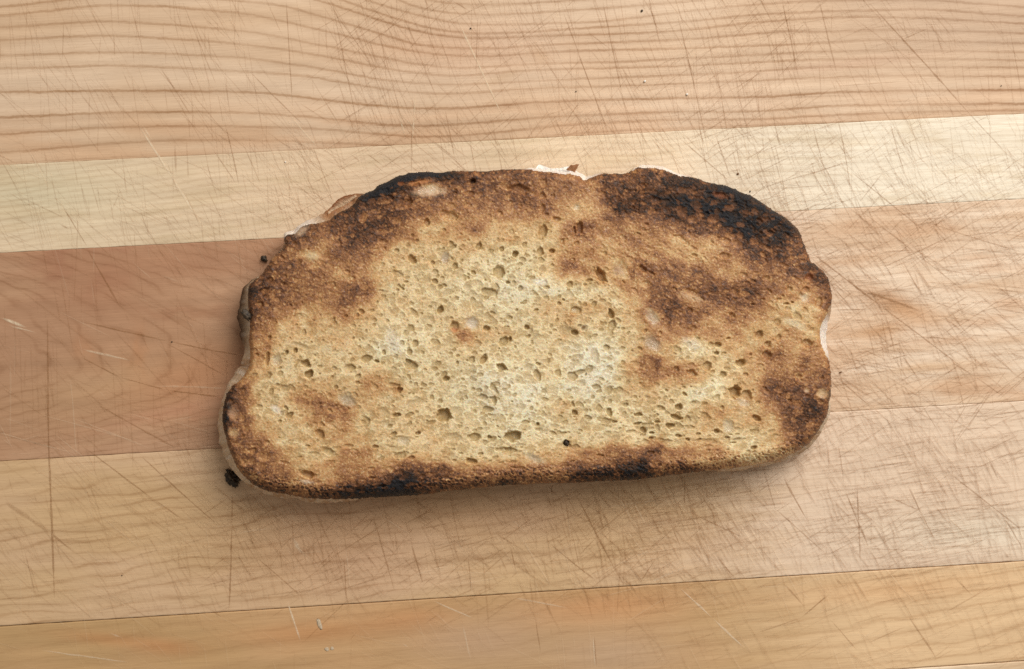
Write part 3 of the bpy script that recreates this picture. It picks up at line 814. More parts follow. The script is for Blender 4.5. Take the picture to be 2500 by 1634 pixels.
# pores: x, y, rx, ry, angle, kind   (d deep, o open, p pale and shallow, m glossy membrane)
PORES = [
    (1218, 663, 15, 18, 0, 'o'), (1195, 714, 26, 11, 8, 'o'), (1074, 756, 7, 11, 35, 'd'), (1152, 789, 20, 18, 0, 'm'), (1110, 797, 13, 13, 0, 'o'), (1188, 802, 9, 6, 0, 'd'),
    (1167, 840, 12, 11, 0, 'p'), (1232, 832, 16, 11, -30, 'o'), (1245, 828, 6, 9, 15, 'd'), (1224, 897, 14, 9, 32, 'd'), (1180, 879, 8, 13, 30, 'd'), (1152, 879, 8, 10, 0, 'o'),
    (1003, 892, 17, 12, 12, 'o'), (1085, 1013, 18, 16, -20, 'd'), (1193, 1000, 18, 8, -6, 'o'), (1206, 948, 7, 18, -34, 'o'), (1311, 915, 8, 17, -22, 'o'), (1290, 897, 11, 10, 0, 'p'),
    (1285, 799, 6, 7, 0, 'd'), (1244, 776, 9, 6, 0, 'o'), (1190, 774, 13, 11, 0, 'p'), (1391, 812, 24, 18, 20, 'p'), (1393, 918, 9, 10, 0, 'o'), (1051, 781, 11, 11, 0, 'p'),
    (1015, 838, 8, 10, 0, 'o'), (1090, 925, 9, 8, 0, 'd'), (1270, 704, 7, 9, 0, 'o'), (1391, 695, 9, 8, 0, 'o'), (1283, 1031, 13, 5, -5, 'o'), (1313, 1035, 5, 5, 0, 'd'),
    (1468, 673, 12, 20, -30, 'd'), (1492, 768, 8, 14, -20, 'd'), (1494, 795, 9, 18, 10, 'o'), (1425, 802, 12, 9, 0, 'm'), (1424, 802, 6, 6, 0, 'd'), (1403, 812, 9, 8, 0, 'd'),
    (1404, 758, 14, 11, 0, 'o'), (1402, 758, 7, 7, 0, 'm'), (1450, 743, 8, 8, 0, 'o'), (1481, 848, 9, 7, 0, 'o'), (1453, 869, 10, 22, -10, 'p'), (1400, 918, 12, 10, 0, 'o'),
    (1417, 909, 18, 7, -14, 'o'), (1419, 936, 11, 10, 0, 'p'), (1455, 946, 12, 6, 14, 'o'), (1594, 840, 27, 21, 42, 'm'), (1592, 774, 17, 28, -34, 'm'), (1725, 894, 13, 11, 20, 'o'),
    (1658, 995, 12, 8, 0, 'd'), (1651, 1019, 15, 7, 18, 'd'), (1558, 1013, 12, 5, 0, 'd'), (1692, 1026, 16, 13, 30, 'p'), (1517, 650, 15, 20, -35, 'p'), (1576, 694, 13, 10, 0, 'p'),
    (1687, 713, 14, 8, 16, 'o'), (1404, 1008, 7, 7, 0, 'd'), (1612, 997, 13, 7, 10, 'o'), (1809, 886, 12, 9, -12, 'd'), (1765, 915, 9, 9, 0, 'o'), (1795, 957, 16, 15, 20, 'd'),
    (1822, 966, 16, 14, 20, 'o'), (1815, 982, 24, 12, 8, 'm'), (1778, 1040, 16, 21, -20, 'm'), (1750, 1053, 9, 7, 0, 'd'), (1850, 1022, 13, 7, 40, 'd'), (1657, 1064, 9, 4, 14, 'd'),
    (1679, 1073, 6, 4, 30, 'd'), (1624, 1078, 20, 5, -4, 'o'), (1637, 1039, 15, 7, -4, 'd'), (1840, 1093, 9, 5, -20, 'd'), (1254, 1066, 23, 14, -14, 'd'), (1239, 1099, 34, 7, 4, 'o'),
    (1240, 1098, 10, 5, 0, 'd'), (1383, 1081, 8, 8, 0, 'd'), (1404, 1006, 7, 6, 0, 'd'), (1352, 1058, 11, 5, 20, 'o'), (1300, 1120, 26, 11, 26, 'p'), (1195, 1068, 6, 5, 0, 'd'),
    (997, 882, 10, 6, 20, 'd'), (848, 978, 26, 19, 22, 'm'), (936, 1004, 16, 11, 14, 'p'), (969, 1014, 12, 6, -14, 'd'), (1000, 1012, 13, 5, -20, 'o'), (1020, 981, 19, 9, -10, 'p'),
    (1020, 1058, 7, 5, -20, 'd'), (1103, 1068, 26, 11, 8, 'p'), (1157, 1068, 18, 11, -10, 'o'), (984, 1076, 20, 13, 14, 'm'), (851, 1089, 14, 5, 0, 'o'), (1152, 1125, 15, 7, 12, 'd'),
    (974, 952, 8, 7, 0, 'd'), (959, 940, 12, 6, 0, 'o'), (920, 882, 6, 4, 20, 'd'), (895, 876, 16, 9, 0, 'o'), (858, 897, 15, 8, 12, 'o'), (1180, 970, 14, 8, 10, 'o'), (918, 1091, 9, 4, 0, 'd'),
    (603, 929, 30, 9, -36, 'p'), (613, 922, 18, 5, -36, 'o'), (654, 919, 7, 11, 36, 'o'), (754, 914, 11, 10, -20, 'd'), (747, 888, 12, 9, 24, 'd'), (569, 1012, 14, 17, -16, 'p'),
    (652, 880, 6, 17, 10, 'd'), (675, 880, 13, 18, 10, 'm'), (747, 1158, 22, 9, 14, 'd'), (801, 1102, 19, 8, 10, 'o'), (623, 1166, 17, 8, 18, 'p'), (636, 1138, 14, 11, 10, 'p'),
    (569, 1058, 14, 11, 20, 'p'), (600, 1050, 9, 10, 0, 'p'), (590, 1022, 8, 9, 0, 'p'), (560, 982, 12, 9, -20, 'o'), (640, 1115, 18, 14, 0, 'p'), (595, 1130, 12, 10, 20, 'p'), (614, 1126, 10, 9, 0, 'p'),
    (1051, 462, 46, 17, -3, 'm'), (1020, 445, 26, 6, -8, 'o'), (979, 449, 10, 5, -6, 'p'), (1110, 470, 7, 3, 10, 'd'), (1154, 443, 9, 7, -20, 'd'), (1146, 472, 13, 6, 0, 'o'),
    (1041, 493, 14, 8, 6, 'p'), (1087, 629, 12, 17, 12, 'm'), (1105, 529, 17, 12, 0, 'o'), (1112, 536, 4, 4, 0, 'd'), (1082, 521, 11, 9, 0, 'o'), (964, 539, 16, 10, 10, 'p'), (918, 516, 15, 7, 6, 'p'),
    (905, 491, 11, 6, -10, 'p'), (887, 532, 11, 14, 14, 'p'), (930, 566, 15, 8, -6, 'p'), (985, 506, 22, 7, -6, 'p'), (940, 492, 20, 6, -6, 'p'), (1267, 462, 30, 12, 10, 'o'), (1230, 455, 20, 9, 20, 'p'),
    (1324, 478, 9, 10, 0, 'o'), (1406, 506, 10, 11, 0, 'm'), (1324, 508, 8, 15, 12, 'o'), (1326, 566, 13, 19, 24, 'o'), (1330, 571, 6, 9, 15, 'd'), (1257, 622, 8, 9, 30, 'd'), (1347, 613, 9, 6, 0, 'd'),
    (1319, 617, 11, 11, 0, 'o'), (1416, 556, 8, 15, -8, 'd'), (1402, 562, 5, 12, -5, 'd'), (1463, 568, 10, 21, -20, 'p'), (1758, 478, 20, 8, 14, 'o'), (1698, 501, 15, 9, 14, 'p'), (1665, 516, 17, 13, 24, 'p'),
    (1624, 514, 15, 9, 16, 'p'), (1742, 534, 15, 11, -10, 'p'), (1781, 508, 12, 10, 0, 'p'), (1691, 534, 13, 9, 10, 'p'), (1691, 469, 11, 7, 10, 'p'), (1665, 465, 12, 7, 10, 'p'), (1799, 596, 15, 10, 12, 'p'),
    (1773, 588, 11, 6, 0, 'o'), (1771, 624, 16, 8, 10, 'o'), (1743, 495, 10, 6, 10, 'p'), (1712, 525, 8, 5, 0, 'p'), (1752, 516, 9, 8, 0, 'p'), (1808, 575, 10, 9, 0, 'p'), (1840, 590, 12, 9, 20, 'p'),
    (1968, 706, 10, 8, 0, 'o'), (1976, 678, 11, 9, -20, 'o'), (1963, 727, 11, 13, 0, 'm'), (1927, 706, 8, 8, 0, 'o'), (1870, 680, 11, 6, 0, 'o'), (2000, 740, 8, 18, 5, 'o'), (1970, 837, 14, 12, 20, 'o'),
    (1901, 824, 8, 8, 0, 'o'), (1752, 842, 8, 7, 0, 'd'), (1778, 826, 7, 4, -12, 'd'), (1736, 842, 10, 7, 20, 'o'), (1750, 862, 6, 5, 0, 'd'), (2009, 962, 16, 14, 0, 'm'), (1947, 988, 12, 10, 0, 'p'),
    (1952, 916, 13, 9, 10, 'p'), (1970, 954, 9, 7, 0, 'm'), (1863, 731, 5, 3, 0, 'd'), (1837, 743, 7, 3, 6, 'd'), (1902, 730, 8, 3, -6, 'd'), (1919, 742, 9, 3, -4, 'd'), (1935, 738, 5, 3, 0, 'd'),
    (1556, 1034, 12, 4, -8, 'd'), (1578, 1036, 16, 4, -3, 'o'), (1570, 1050, 10, 6, 24, 'd'), (1592, 1057, 8, 4, 0, 'd'), (1542, 1053, 14, 4, -5, 'o'), (1605, 1030, 7, 4, 0, 'd'), (1590, 1070, 8, 4, 0, 'd'),
    (1500, 1030, 8, 4, 0, 'd'), (1605, 1045, 5, 9, -20, 'o'), (1708, 1073, 6, 3, -14, 'd'), (1775, 1069, 7, 3, 0, 'd'), (1790, 1081, 10, 2.5, -4, 'd'), (1800, 1060, 7, 3, 0, 'o'), (1680, 1025, 9, 10, 0, 'o'),
    (1000, 860, 7, 9, 0, 'o'), (1110, 650, 8, 9, 0, 'o'), (1075, 700, 8, 7, 0, 'o'), (1140, 700, 11, 10, 0, 'p'), (1240, 690, 7, 4, 0, 'd'), (722, 855, 6, 7, 0, 'd'), (844, 772, 6, 4, -20, 'd'), (742, 812, 6, 9, 0, 'o'),
    (657, 826, 5, 8, 15, 'd'), (735, 845, 22, 7, 20, 'p'), (780, 895, 7, 4, 10, 'o'), (700, 860, 5, 6, 0, 'd'), (815, 900, 8, 5, 20, 'o'), (800, 770, 8, 6, 0, 'p'), (790, 625, 16, 10, 10, 'p'), (735, 620, 16, 9, -20, 'p'),
    (880, 690, 9, 8, 0, 'p'), (852, 680, 10, 9, 0, 'p'), (735, 565, 16, 9, -30, 'm'), (645, 710, 16, 8, -30, 'o'), (630, 690, 16, 6, -30, 'o'), (665, 720, 8, 14, 25, 'p'), (765, 648, 14, 7, 0, 'p'),
]


def face_height(px, py, d):
    """height of the face before any pores: a rounded shoulder at the rim, gentle waves inside"""
    bot = sstep(1080, 1170, py + 0.055 * px - 60)
    rr = 13 + 21 * bot + 6 * sstep(520, 440, py)
    drop = (3.0 + 2.6 * bot) * 0.001
    q = np.clip(1 - np.maximum(d, 0) / rr, 0, 1)
    z = THICK - drop * (1 - np.sqrt(np.clip(1 - q * q, 0, 1)))
    return z + 0.00055 * fbm(px, py, 260, 2, 101) + 0.00018 * fbm(px, py, 60, 2, 103)


def build_face():
    st = 1.62
    xs = np.arange(520, 2052, st)
    ys = np.arange(396, 1236, st)
    nx, ny = len(xs), len(ys)
    X, Y = np.meshgrid(xs, ys)
    px, py = X.ravel(), Y.ravel()
    d0 = sdf(px, py)
    br_c = np.clip(fbm(px, py, 40, 2, 7), -1, 1)
    d = d0 + 2.6 * fbm(px, py, 16, 3, 201) + 1.2 * fbm(px, py, 5, 2, 204)
    keep = d > 0
    z = face_height(px, py, d0)
    # ---- browning
    wxx = px + 16 * fbm(px, py, 55, 3, 301)
    wyy = py + 16 * fbm(px, py, 55, 3, 311)
    fx = np.clip((wxx - 540) / 50, 0, BROWN.shape[1] - 1.001)
    fy = np.clip((wyy - 410) / 50, 0, BROWN.shape[0] - 1.001)
    ix, iy = fx.astype(int), fy.astype(int)
    tx, ty = fx - ix, fy - iy
    tx, ty = tx * tx * (3 - 2 * tx), ty * ty * (3 - 2 * ty)
    B = (BROWN[iy, ix] * (1 - tx) + BROWN[iy, ix + 1] * tx) * (1 - ty) + (BROWN[iy + 1, ix] * (1 - tx) + BROWN[iy + 1, ix + 1] * tx) * ty
    wx2 = px + 7 * fbm(px, py, 22, 3, 321)
    wy2 = py + 7 * fbm(px, py, 22, 3, 331)
    for (sx, sy, rx, ry, an, am) in SCORCH:
        r = 2.6 * max(rx, ry)
        m = np.where((abs(px - sx) < r) & (abs(py - sy) < r))[0]
        B[m] += (0.8 if am > 0 else 1) * am * blob(wx2[m], wy2[m], sx, sy, rx * 1.1, ry * 1.1, an)
    # true charcoal only along the upper rim and in patches of the base; elsewhere the toasting stops at dark brown
    chz = np.zeros_like(px)
    for (sx, sy, rx, ry, an) in [(1700, 500, 230, 70, 20), (1850, 570, 130, 60, 50), (1930, 560, 60, 90, 0), (1985, 690, 40, 60, 0), (930, 450, 100, 34, -18), (1040, 428, 110, 16, 0), (780, 560, 140, 22, -30), (960, 1195, 110, 26, -4),
                                 (850, 1205, 120, 16, 0), (1555, 1145, 70, 34, -6), (1450, 1160, 60, 18, -4), (1690, 1140, 120, 18, -8), (600, 740, 18, 70, 0), (552, 1005, 14, 50, 0), (1490, 480, 20, 60, -20)]:
        chz = np.maximum(chz, np.clip(1.6 * blob(wx2, wy2, sx, sy, rx, ry, an), 0, 1))
    B = np.where(B > 5.0, 5.0 + (B - 5.0) * (0.78 + 0.32 * chz), B)
    # ---- pores
    pore = np.zeros_like(px)          # depth, pixels
    inner = np.zeros_like(px)         # 0..1 inside a pore
    memb = np.zeros_like(px)
    pale = np.zeros_like(px)
    rim = np.zeros_like(px)
    rng = np.random.default_rng(11)
    G = lambda a: a.reshape(ny, nx)
    gp, gi, gm, gl_, gr = G(pore), G(inner), G(memb), G(pale), G(rim)
    jit = G(fbm(px, py, 9, 2, 401))
    jit2 = G(fbm(px, py, 22, 2, 405))

    def carve(x, y, rx, ry, an, dep, kind):
        r = max(rx, ry) * 1.7 + 3
        i0, i1 = max(0, int((y - r - ys[0]) / st)), min(ny, int((y + r - ys[0]) / st) + 2)
        j0, j1 = max(0, int((x - r - xs[0]) / st)), min(nx, int((x + r - xs[0]) / st) + 2)
        if i1 <= i0 or j1 <= j0:
            return
        a = math.radians(an)
        dx = X[i0:i1, j0:j1] - x
        dy = Y[i0:i1, j0:j1] - y
        u = (dx * math.cos(a) + dy * math.sin(a)) / rx
        v = (-dx * math.sin(a) + dy * math.cos(a)) / ry
        q = np.sqrt(u * u + v * v) * (1 + 0.24 * jit[i0:i1, j0:j1] + 0.36 * jit2[i0:i1, j0:j1])
        prof = 1 - sstep(0.55, 1.06, q) if kind in 'do' else 1 - sstep(0.25, 1.1, q)
        s = np.s_[i0:i1, j0:j1]
        gp[s] = np.maximum(gp[s], dep * prof)
        gi[s] = np.maximum(gi[s], 1 - sstep(0.8, 1.08, q))
        gr[s] = np.maximum(gr[s], np.exp(-((q - 1.14) / 0.16) ** 2) * min(1, rx / 7))
        if kind == 'm':
            gm[s] = np.maximum(gm[s], (1 - sstep(0.35, 1.0, q)) * (0.55 + 0.45 * np.clip(1 + 1.5 * jit[s], 0, 1)))
        if kind in 'pm':
            gl_[s] = np.maximum(gl_[s], 1 - sstep(0.7, 1.05, q))
        if kind == 'd':
            gl_[s] *= sstep(0.7, 1.05, q)

    # the many small pores; flattened along the base, slanting at the upper right
    n = 6400
    qx = rng.uniform(525, 2045, n)
    qy = rng.uniform(400, 1230, n)
    size = 2.2 + 4.4 * rng.random(n) ** 2.2 + 6.5 * (rng.random(n) < 0.12) * rng.random(n)
    bot = sstep(1010, 1090, qy + 0.05 * qx - 60)
    ur = sstep(1380, 1550, qx) * sstep(860, 700, qy)
    for k in range(n):
        el = 1.0 + 0.9 * rng.random() + 1.3 * bot[k] * rng.random() + 0.9 * ur[k] * rng.random()
        an = rng.normal(0, 34)
        if bot[k] > .4:
            an = rng.normal(-4, 8)
        elif ur[k] > .4:
            an = rng.normal(28, 16)
        el = math.sqrt(el)
        kind = 'd' if rng.random() < 0.10 else ('o' if rng.random() < 0.5 else 'p')
        dep = size[k] * (1.0 if kind == 'd' else .38 if kind == 'o' else .16)
        carve(qx[k], qy[k], size[k] * el, size[k] / el, an, dep, kind)
    for (x, y, rx, ry, an, kind) in PORES:
        mn = min(rx, ry)
        dep = {'d': 1.45, 'o': 0.8, 'p': 0.32, 'm': 0.34}[kind] * min(mn, 13) + (3 if kind == 'd' else 0)
        if kind in 'mp':
            dep = min(dep, 5.5)
        carve(x, y, rx, ry, an, dep, kind)
    # ---- relief
    edge = sstep(0, 14, d0)
    dark = np.clip((B - 4) / 5, 0, 1)
    rough1 = fbm(px, py, 7, 3, 501)
    ridg = 1 - 2 * np.abs(fbm(px, py * 1.25, 13, 3, 511))
    # ---- colour
    Bl = B + (0.45 + 0.3 * sstep(1, 3, B)) * fbm(px, py, 26, 3, 601) + 0.42 * fbm(px, py, 8, 3, 611)
    hot = sstep(3.0, 6.5, B)
    # the crumb is a foam: thin walls round small cells; scorching bites on the walls, the hollows stay paler
    fo = (px + 10 * fbm(px, py, 17, 3, 661), py * 1.25 + 9 * fbm(px, py, 17, 3, 671))
    a1, a2, aid = worley(fo[0] * 0.80 + fo[1] * 0.12, fo[1], 23.0, 681)
    c1, c2, cid = worley(fo[0] * 0.9, fo[1], 10.5, 683)
    wallA = sstep(0.20, 0.02, a2 - a1)
    wallC = sstep(0.26, 0.04, c2 - c1)
    hollA = sstep(0.10, 0.45, a2 - a1) * sstep(0.45, 0.6, aid)
    hollC = sstep(0.12, 0.45, c2 - c1) * sstep(0.50, 0.7, cid)
    holl = np.clip(np.maximum(hollA, 0.75 * hollC), 0, 1)
    Bl = np.where(B > 5.2, 5.2 + (Bl - 5.2) * 0.92, Bl)
    # the base crust: a fine sponge of darker pits between paler walls
    base = sstep(1080, 1150, py + 0.055 * px - 60) * sstep(52, 22, d0 + 8 * fbm(px, py, 40, 2, 691))
    e1, e2, eid = worley(px + 4 * rough1, (py + 3 * rough1) * 1.2, 9.5, 687)
    pit = base * sstep(0.12, 0.40, e2 - e1) * sstep(.25, .45, eid)
    Bl += 1.5 * pit - 0.9 * base * sstep(0.2, 0.03, e2 - e1)
    Bl += hot * (0.4 * np.clip(ridg, -1, 1) + 0.3 * rim + 0.75 * wallA * (1 - inner) + 0.4 * wallC * (1 - inner))
    Bl -= hot * holl * (0.55 + 0.45 * sstep(6.0, 8.0, B) * sstep(9.0, 8.3, B)) * (1 - 0.8 * sstep(2, 10, -d0 + 16))
    Bl -= hot * inner * (0.5 + 0.7 * pale)
    cap = np.where(pale * sstep(4, 30, d0) > 0.3, 6.9, 99)
    Bl = np.where(B > 6.5, Bl + (np.minimum(Bl, cap) - Bl) * np.clip(inner * 1.4, 0, 1), Bl)
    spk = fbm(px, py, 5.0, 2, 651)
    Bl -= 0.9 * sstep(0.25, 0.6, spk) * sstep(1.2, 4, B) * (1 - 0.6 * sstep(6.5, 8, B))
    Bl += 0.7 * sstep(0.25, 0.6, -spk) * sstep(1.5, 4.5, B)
    fl = sstep(1340, 1500, px) * sstep(900, 760, py)
    stx = fbm(0.86 * px + 0.5 * py, (-0.5 * px + 0.86 * py) * 3.2, 70, 4, 657)
    Bl += 1.25 * fl * stx
    sty = fbm(px * 0.97 - py * 0.1, (py + 0.1 * px) * 2.0, 60, 4, 659)
    Bl += 0.7 * (1 - fl) * sty * sstep(1.0, 3.0, B)
    mott = fbm(px, py, 34, 3, 655)
    Bl += 0.5 * mott * sstep(0.4, 2, B)
    Bl -= sstep(1.5, 3, B) * memb * 0.8
    crk = np.abs(fbm(px + 5 * rough1, py * 1.35, 24, 2, 641))
    crk2 = np.abs(fbm(px + 4 * rough1, py * 1.2 + 3 * rough1, 15, 2, 643))
    Bl += 1.5 * sstep(3.6, 5.0, B) * sstep(8.2, 7.0, B) * sstep(0.07, 0.0, crk2) * (1 - 0.8 * inner)
    glint = fbm(px, py, 4.2, 2, 647)
    Bl -= 1.8 * sstep(0.40, 0.62, glint) * sstep(2.5, 4.5, B) * sstep(8.3, 7.2, B)  # sparse glints painted into the colour as pale specks
    Bl += hot * 1.2 * sstep(0.05, 0.0, crk) * (1 - 0.7 * inner)
    Bl = np.clip(Bl, -0.6, 9.4)
    stops = np.array([-1, 0, 1, 2, 3, 4, 5, 6, 7, 8, 9, 10.0])
    cols = np.array([(227, 218, 197), (226, 213, 185), (224, 204, 163), (216, 188, 141), (202, 162, 110), (179, 130, 82), (151, 103, 64), (120, 79, 50), (92, 61, 41),
                     (64, 45, 32), (40, 34, 31), (36, 33, 34)], float)
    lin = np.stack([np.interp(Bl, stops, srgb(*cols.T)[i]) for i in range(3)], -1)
    # hollows: pore shade painted in, greyer and more olive; membranes grey and shiny
    pal = sstep(4.5, 1.5, B)
    lin = lerp(lin, lin * np.array([0.62, 0.54, 0.385]), 0.85 * inner * (1 - 0.45 * pale) * pal * (1 - memb))
    lin = lerp(lin, lin * np.array([0.76, 0.695, 0.56]), 0.8 * holl * pal * (1 - inner))
    lin = lerp(lin, np.minimum(lin * 1.30 + 0.01, 0.88), 0.6 * np.maximum(wallA, 0.7 * wallC) * pal * (1 - inner))
    lin = lerp(lin, srgb(184, 164, 138) * np.ones_like(lin), 0.36 * memb * (1 - 0.6 * sstep(6, 8.5, B)))
    lin *= (1 + 0.10 * rough1 + 0.06 * fbm(px, py, 4, 2, 621))[:, None]
    # patches with a colour of their own: bare flour-white crumb, amber pore walls, greyish skins
    for (tx_, ty_, rx, ry, an, tc, tf) in [(1758, 478, 19, 7, 14, (132, 78, 48), .8), (1968, 706, 10, 8, 0, (158, 98, 54), .7), (1976, 678, 11, 9, -20, (150, 88, 48), .7), (1048, 472, 40, 10, -4, (206, 178, 144), .6),
                                           (1022, 447, 36, 6, -8, (190, 128, 78), .8), (979, 449, 10, 4, -6, (150, 90, 52), .8), (1110, 470, 7, 3, 10, (70, 38, 16), .9), (1154, 443, 8, 6, -20, (50, 26, 16), .9), (1320, 690, 20, 8, 4, (238, 230, 208), .8),
                                           (674, 1002, 16, 8, 40, (232, 222, 200), .7), (762, 627, 16, 11, 0, (214, 192, 150), .6), (736, 566, 20, 10, -36, (186, 162, 136), .6), (1305, 1120, 26, 10, 24, (206, 190, 160), .6), (960, 835, 18, 34, -20, (224, 214, 192), .5),
                                           (1688, 840, 26, 12, 24, (226, 212, 186), .55), (1690, 728, 30, 9, 16, (206, 176, 138), .5), (1940, 792, 30, 10, 24, (226, 212, 176), .55), (1963, 730, 12, 15, 0, (206, 180, 146), .6), (748, 1178, 20, 4, 8, (222, 204, 178), .6),
                                           (1510, 662, 14, 16, -30, (168, 142, 116), .5), (1087, 629, 12, 16, 12, (160, 138, 114), .5), (1152, 789, 17, 15, 0, (206, 190, 170), .45), (1592, 838, 24, 18, 42, (172, 148, 124), .5), (1592, 776, 14, 26, -34, (166, 138, 112), .45),
                                           (848, 978, 24, 16, 22, (166, 144, 114), .5), (2009, 962, 14, 12, 0, (206, 170, 120), .6), (569, 1010, 12, 15, -16, (190, 152, 120), .6), (570, 1058, 13, 10, 20, (204, 172, 126), .6), (1110, 808, 10, 6, 0, (176, 100, 56), .6)]:
        r_ = 2.4 * max(rx, ry)
        m = np.where((abs(px - tx_) < r_) & (abs(py - ty_) < r_))[0]
        w_ = np.clip(1.5 * blob(px[m] + 3 * rough1[m], py[m] + 3 * ridg[m], tx_, ty_, rx, ry, an) - 0.25, 0, 1)
        lin[m] = lerp(lin[m], srgb(*tc) * (1 + .12 * rough1[m])[:, None], tf * w_)
    # char has a blue-grey cast
    ch = sstep(8.4, 9.3, Bl)
    lin = lerp(lin, np.array([0.020, 0.020, 0.022]) * np.ones_like(lin), ch * 0.7)
    lin = np.clip(lin, 0.004, 0.9)
    gloss = np.clip(0.34 + 0.65 * memb + 0.35 * sstep(.1, .5, fbm(px, py, 11, 3, 631)) - 0.55 * dark, 0, 1)
    zz = z - pore * MM * 0.8 * (0.55 + 0.45 * edge)
    zz += MM * (0.35 * rough1 + (0.22 + 1.5 * dark * dark) * ridg * (1 - 0.6 * inner))
    zz += MM * 0.45 * rim
    zz += MM * 0.35 * fbm(px, py, 3.6, 2, 521)
    zz -= MM * holl * (0.7 + 1.8 * dark) * (1 - inner)
    zz -= MM * 3.0 * pit
    zz += MM * 0.3 * np.maximum(wallA, wallC) * (1 - inner)
    zz = z + (zz - z) * (0.25 + 0.75 * sstep(1, 14, d0))
    # ---- mesh
    pts = P(px, py, z)
    pts[:, 2] = zz
    K = G(keep)
    idx = np.full(nx * ny, -1)
    fk = K[:-1, :-1] & K[1:, :-1] & K[:-1, 1:] & K[1:, 1:]
    ii, jj = np.where(fk)
    q = np.stack([ii * nx + jj, (ii + 1) * nx + jj, (ii + 1) * nx + jj + 1, ii * nx + jj + 1], -1)
    used = np.unique(q)
    idx[used] = np.arange(len(used))
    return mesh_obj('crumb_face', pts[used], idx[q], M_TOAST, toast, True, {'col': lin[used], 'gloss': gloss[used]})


c0 = P(1285, 810, 0.0)
toast = empty('toast_slice', (0, 0, 0), 'browned slice of white bread toast with charred edges, lying on the cutting board', 'toast')
face = build_face()

# ---- crust: the floury outer wall, seen where it bulges out past the face
BULGE = [
    [(628, 672), (607, 692), (596, 700), (582, 714), (578, 743), (569, 763), (570, 784), (574, 815), (588, 833), (592, 858), (589, 874), (579, 905), (561, 930),
     (548, 961), (535, 1000), (532, 1038), (536, 1078), (549, 1117), (564, 1143), (588, 1171), (613, 1191), (654, 1208), (693, 1216), (724, 1216), (744, 1226), (783, 1229), (834, 1226), (880, 1220)],
    [(690, 576), (700, 565), (715, 557), (741, 539), (777, 520), (800, 506), (823, 485), (841, 476), (864, 472), (884, 472)],
    [(1280, 411), (1308, 407), (1320, 403), (1345, 411), (1375, 410), (1398, 404), (1412, 416), (1430, 428), (1440, 428), (1455, 424), (1476, 420)],
    [(1530, 420), (1550, 404), (1575, 399), (1600, 401), (1622, 406), (1640, 415), (1665, 424), (1695, 431)],
    [(2032, 742), (2029, 765), (2026, 800), (2027, 826), (2025, 851), (2022, 872), (2026, 890)],
    [(2030, 985), (2022, 1022), (2004, 1056), (1980, 1090), (1953, 1108), (1914, 1126), (1862, 1139), (1800, 1149), (1750, 1154)],
]


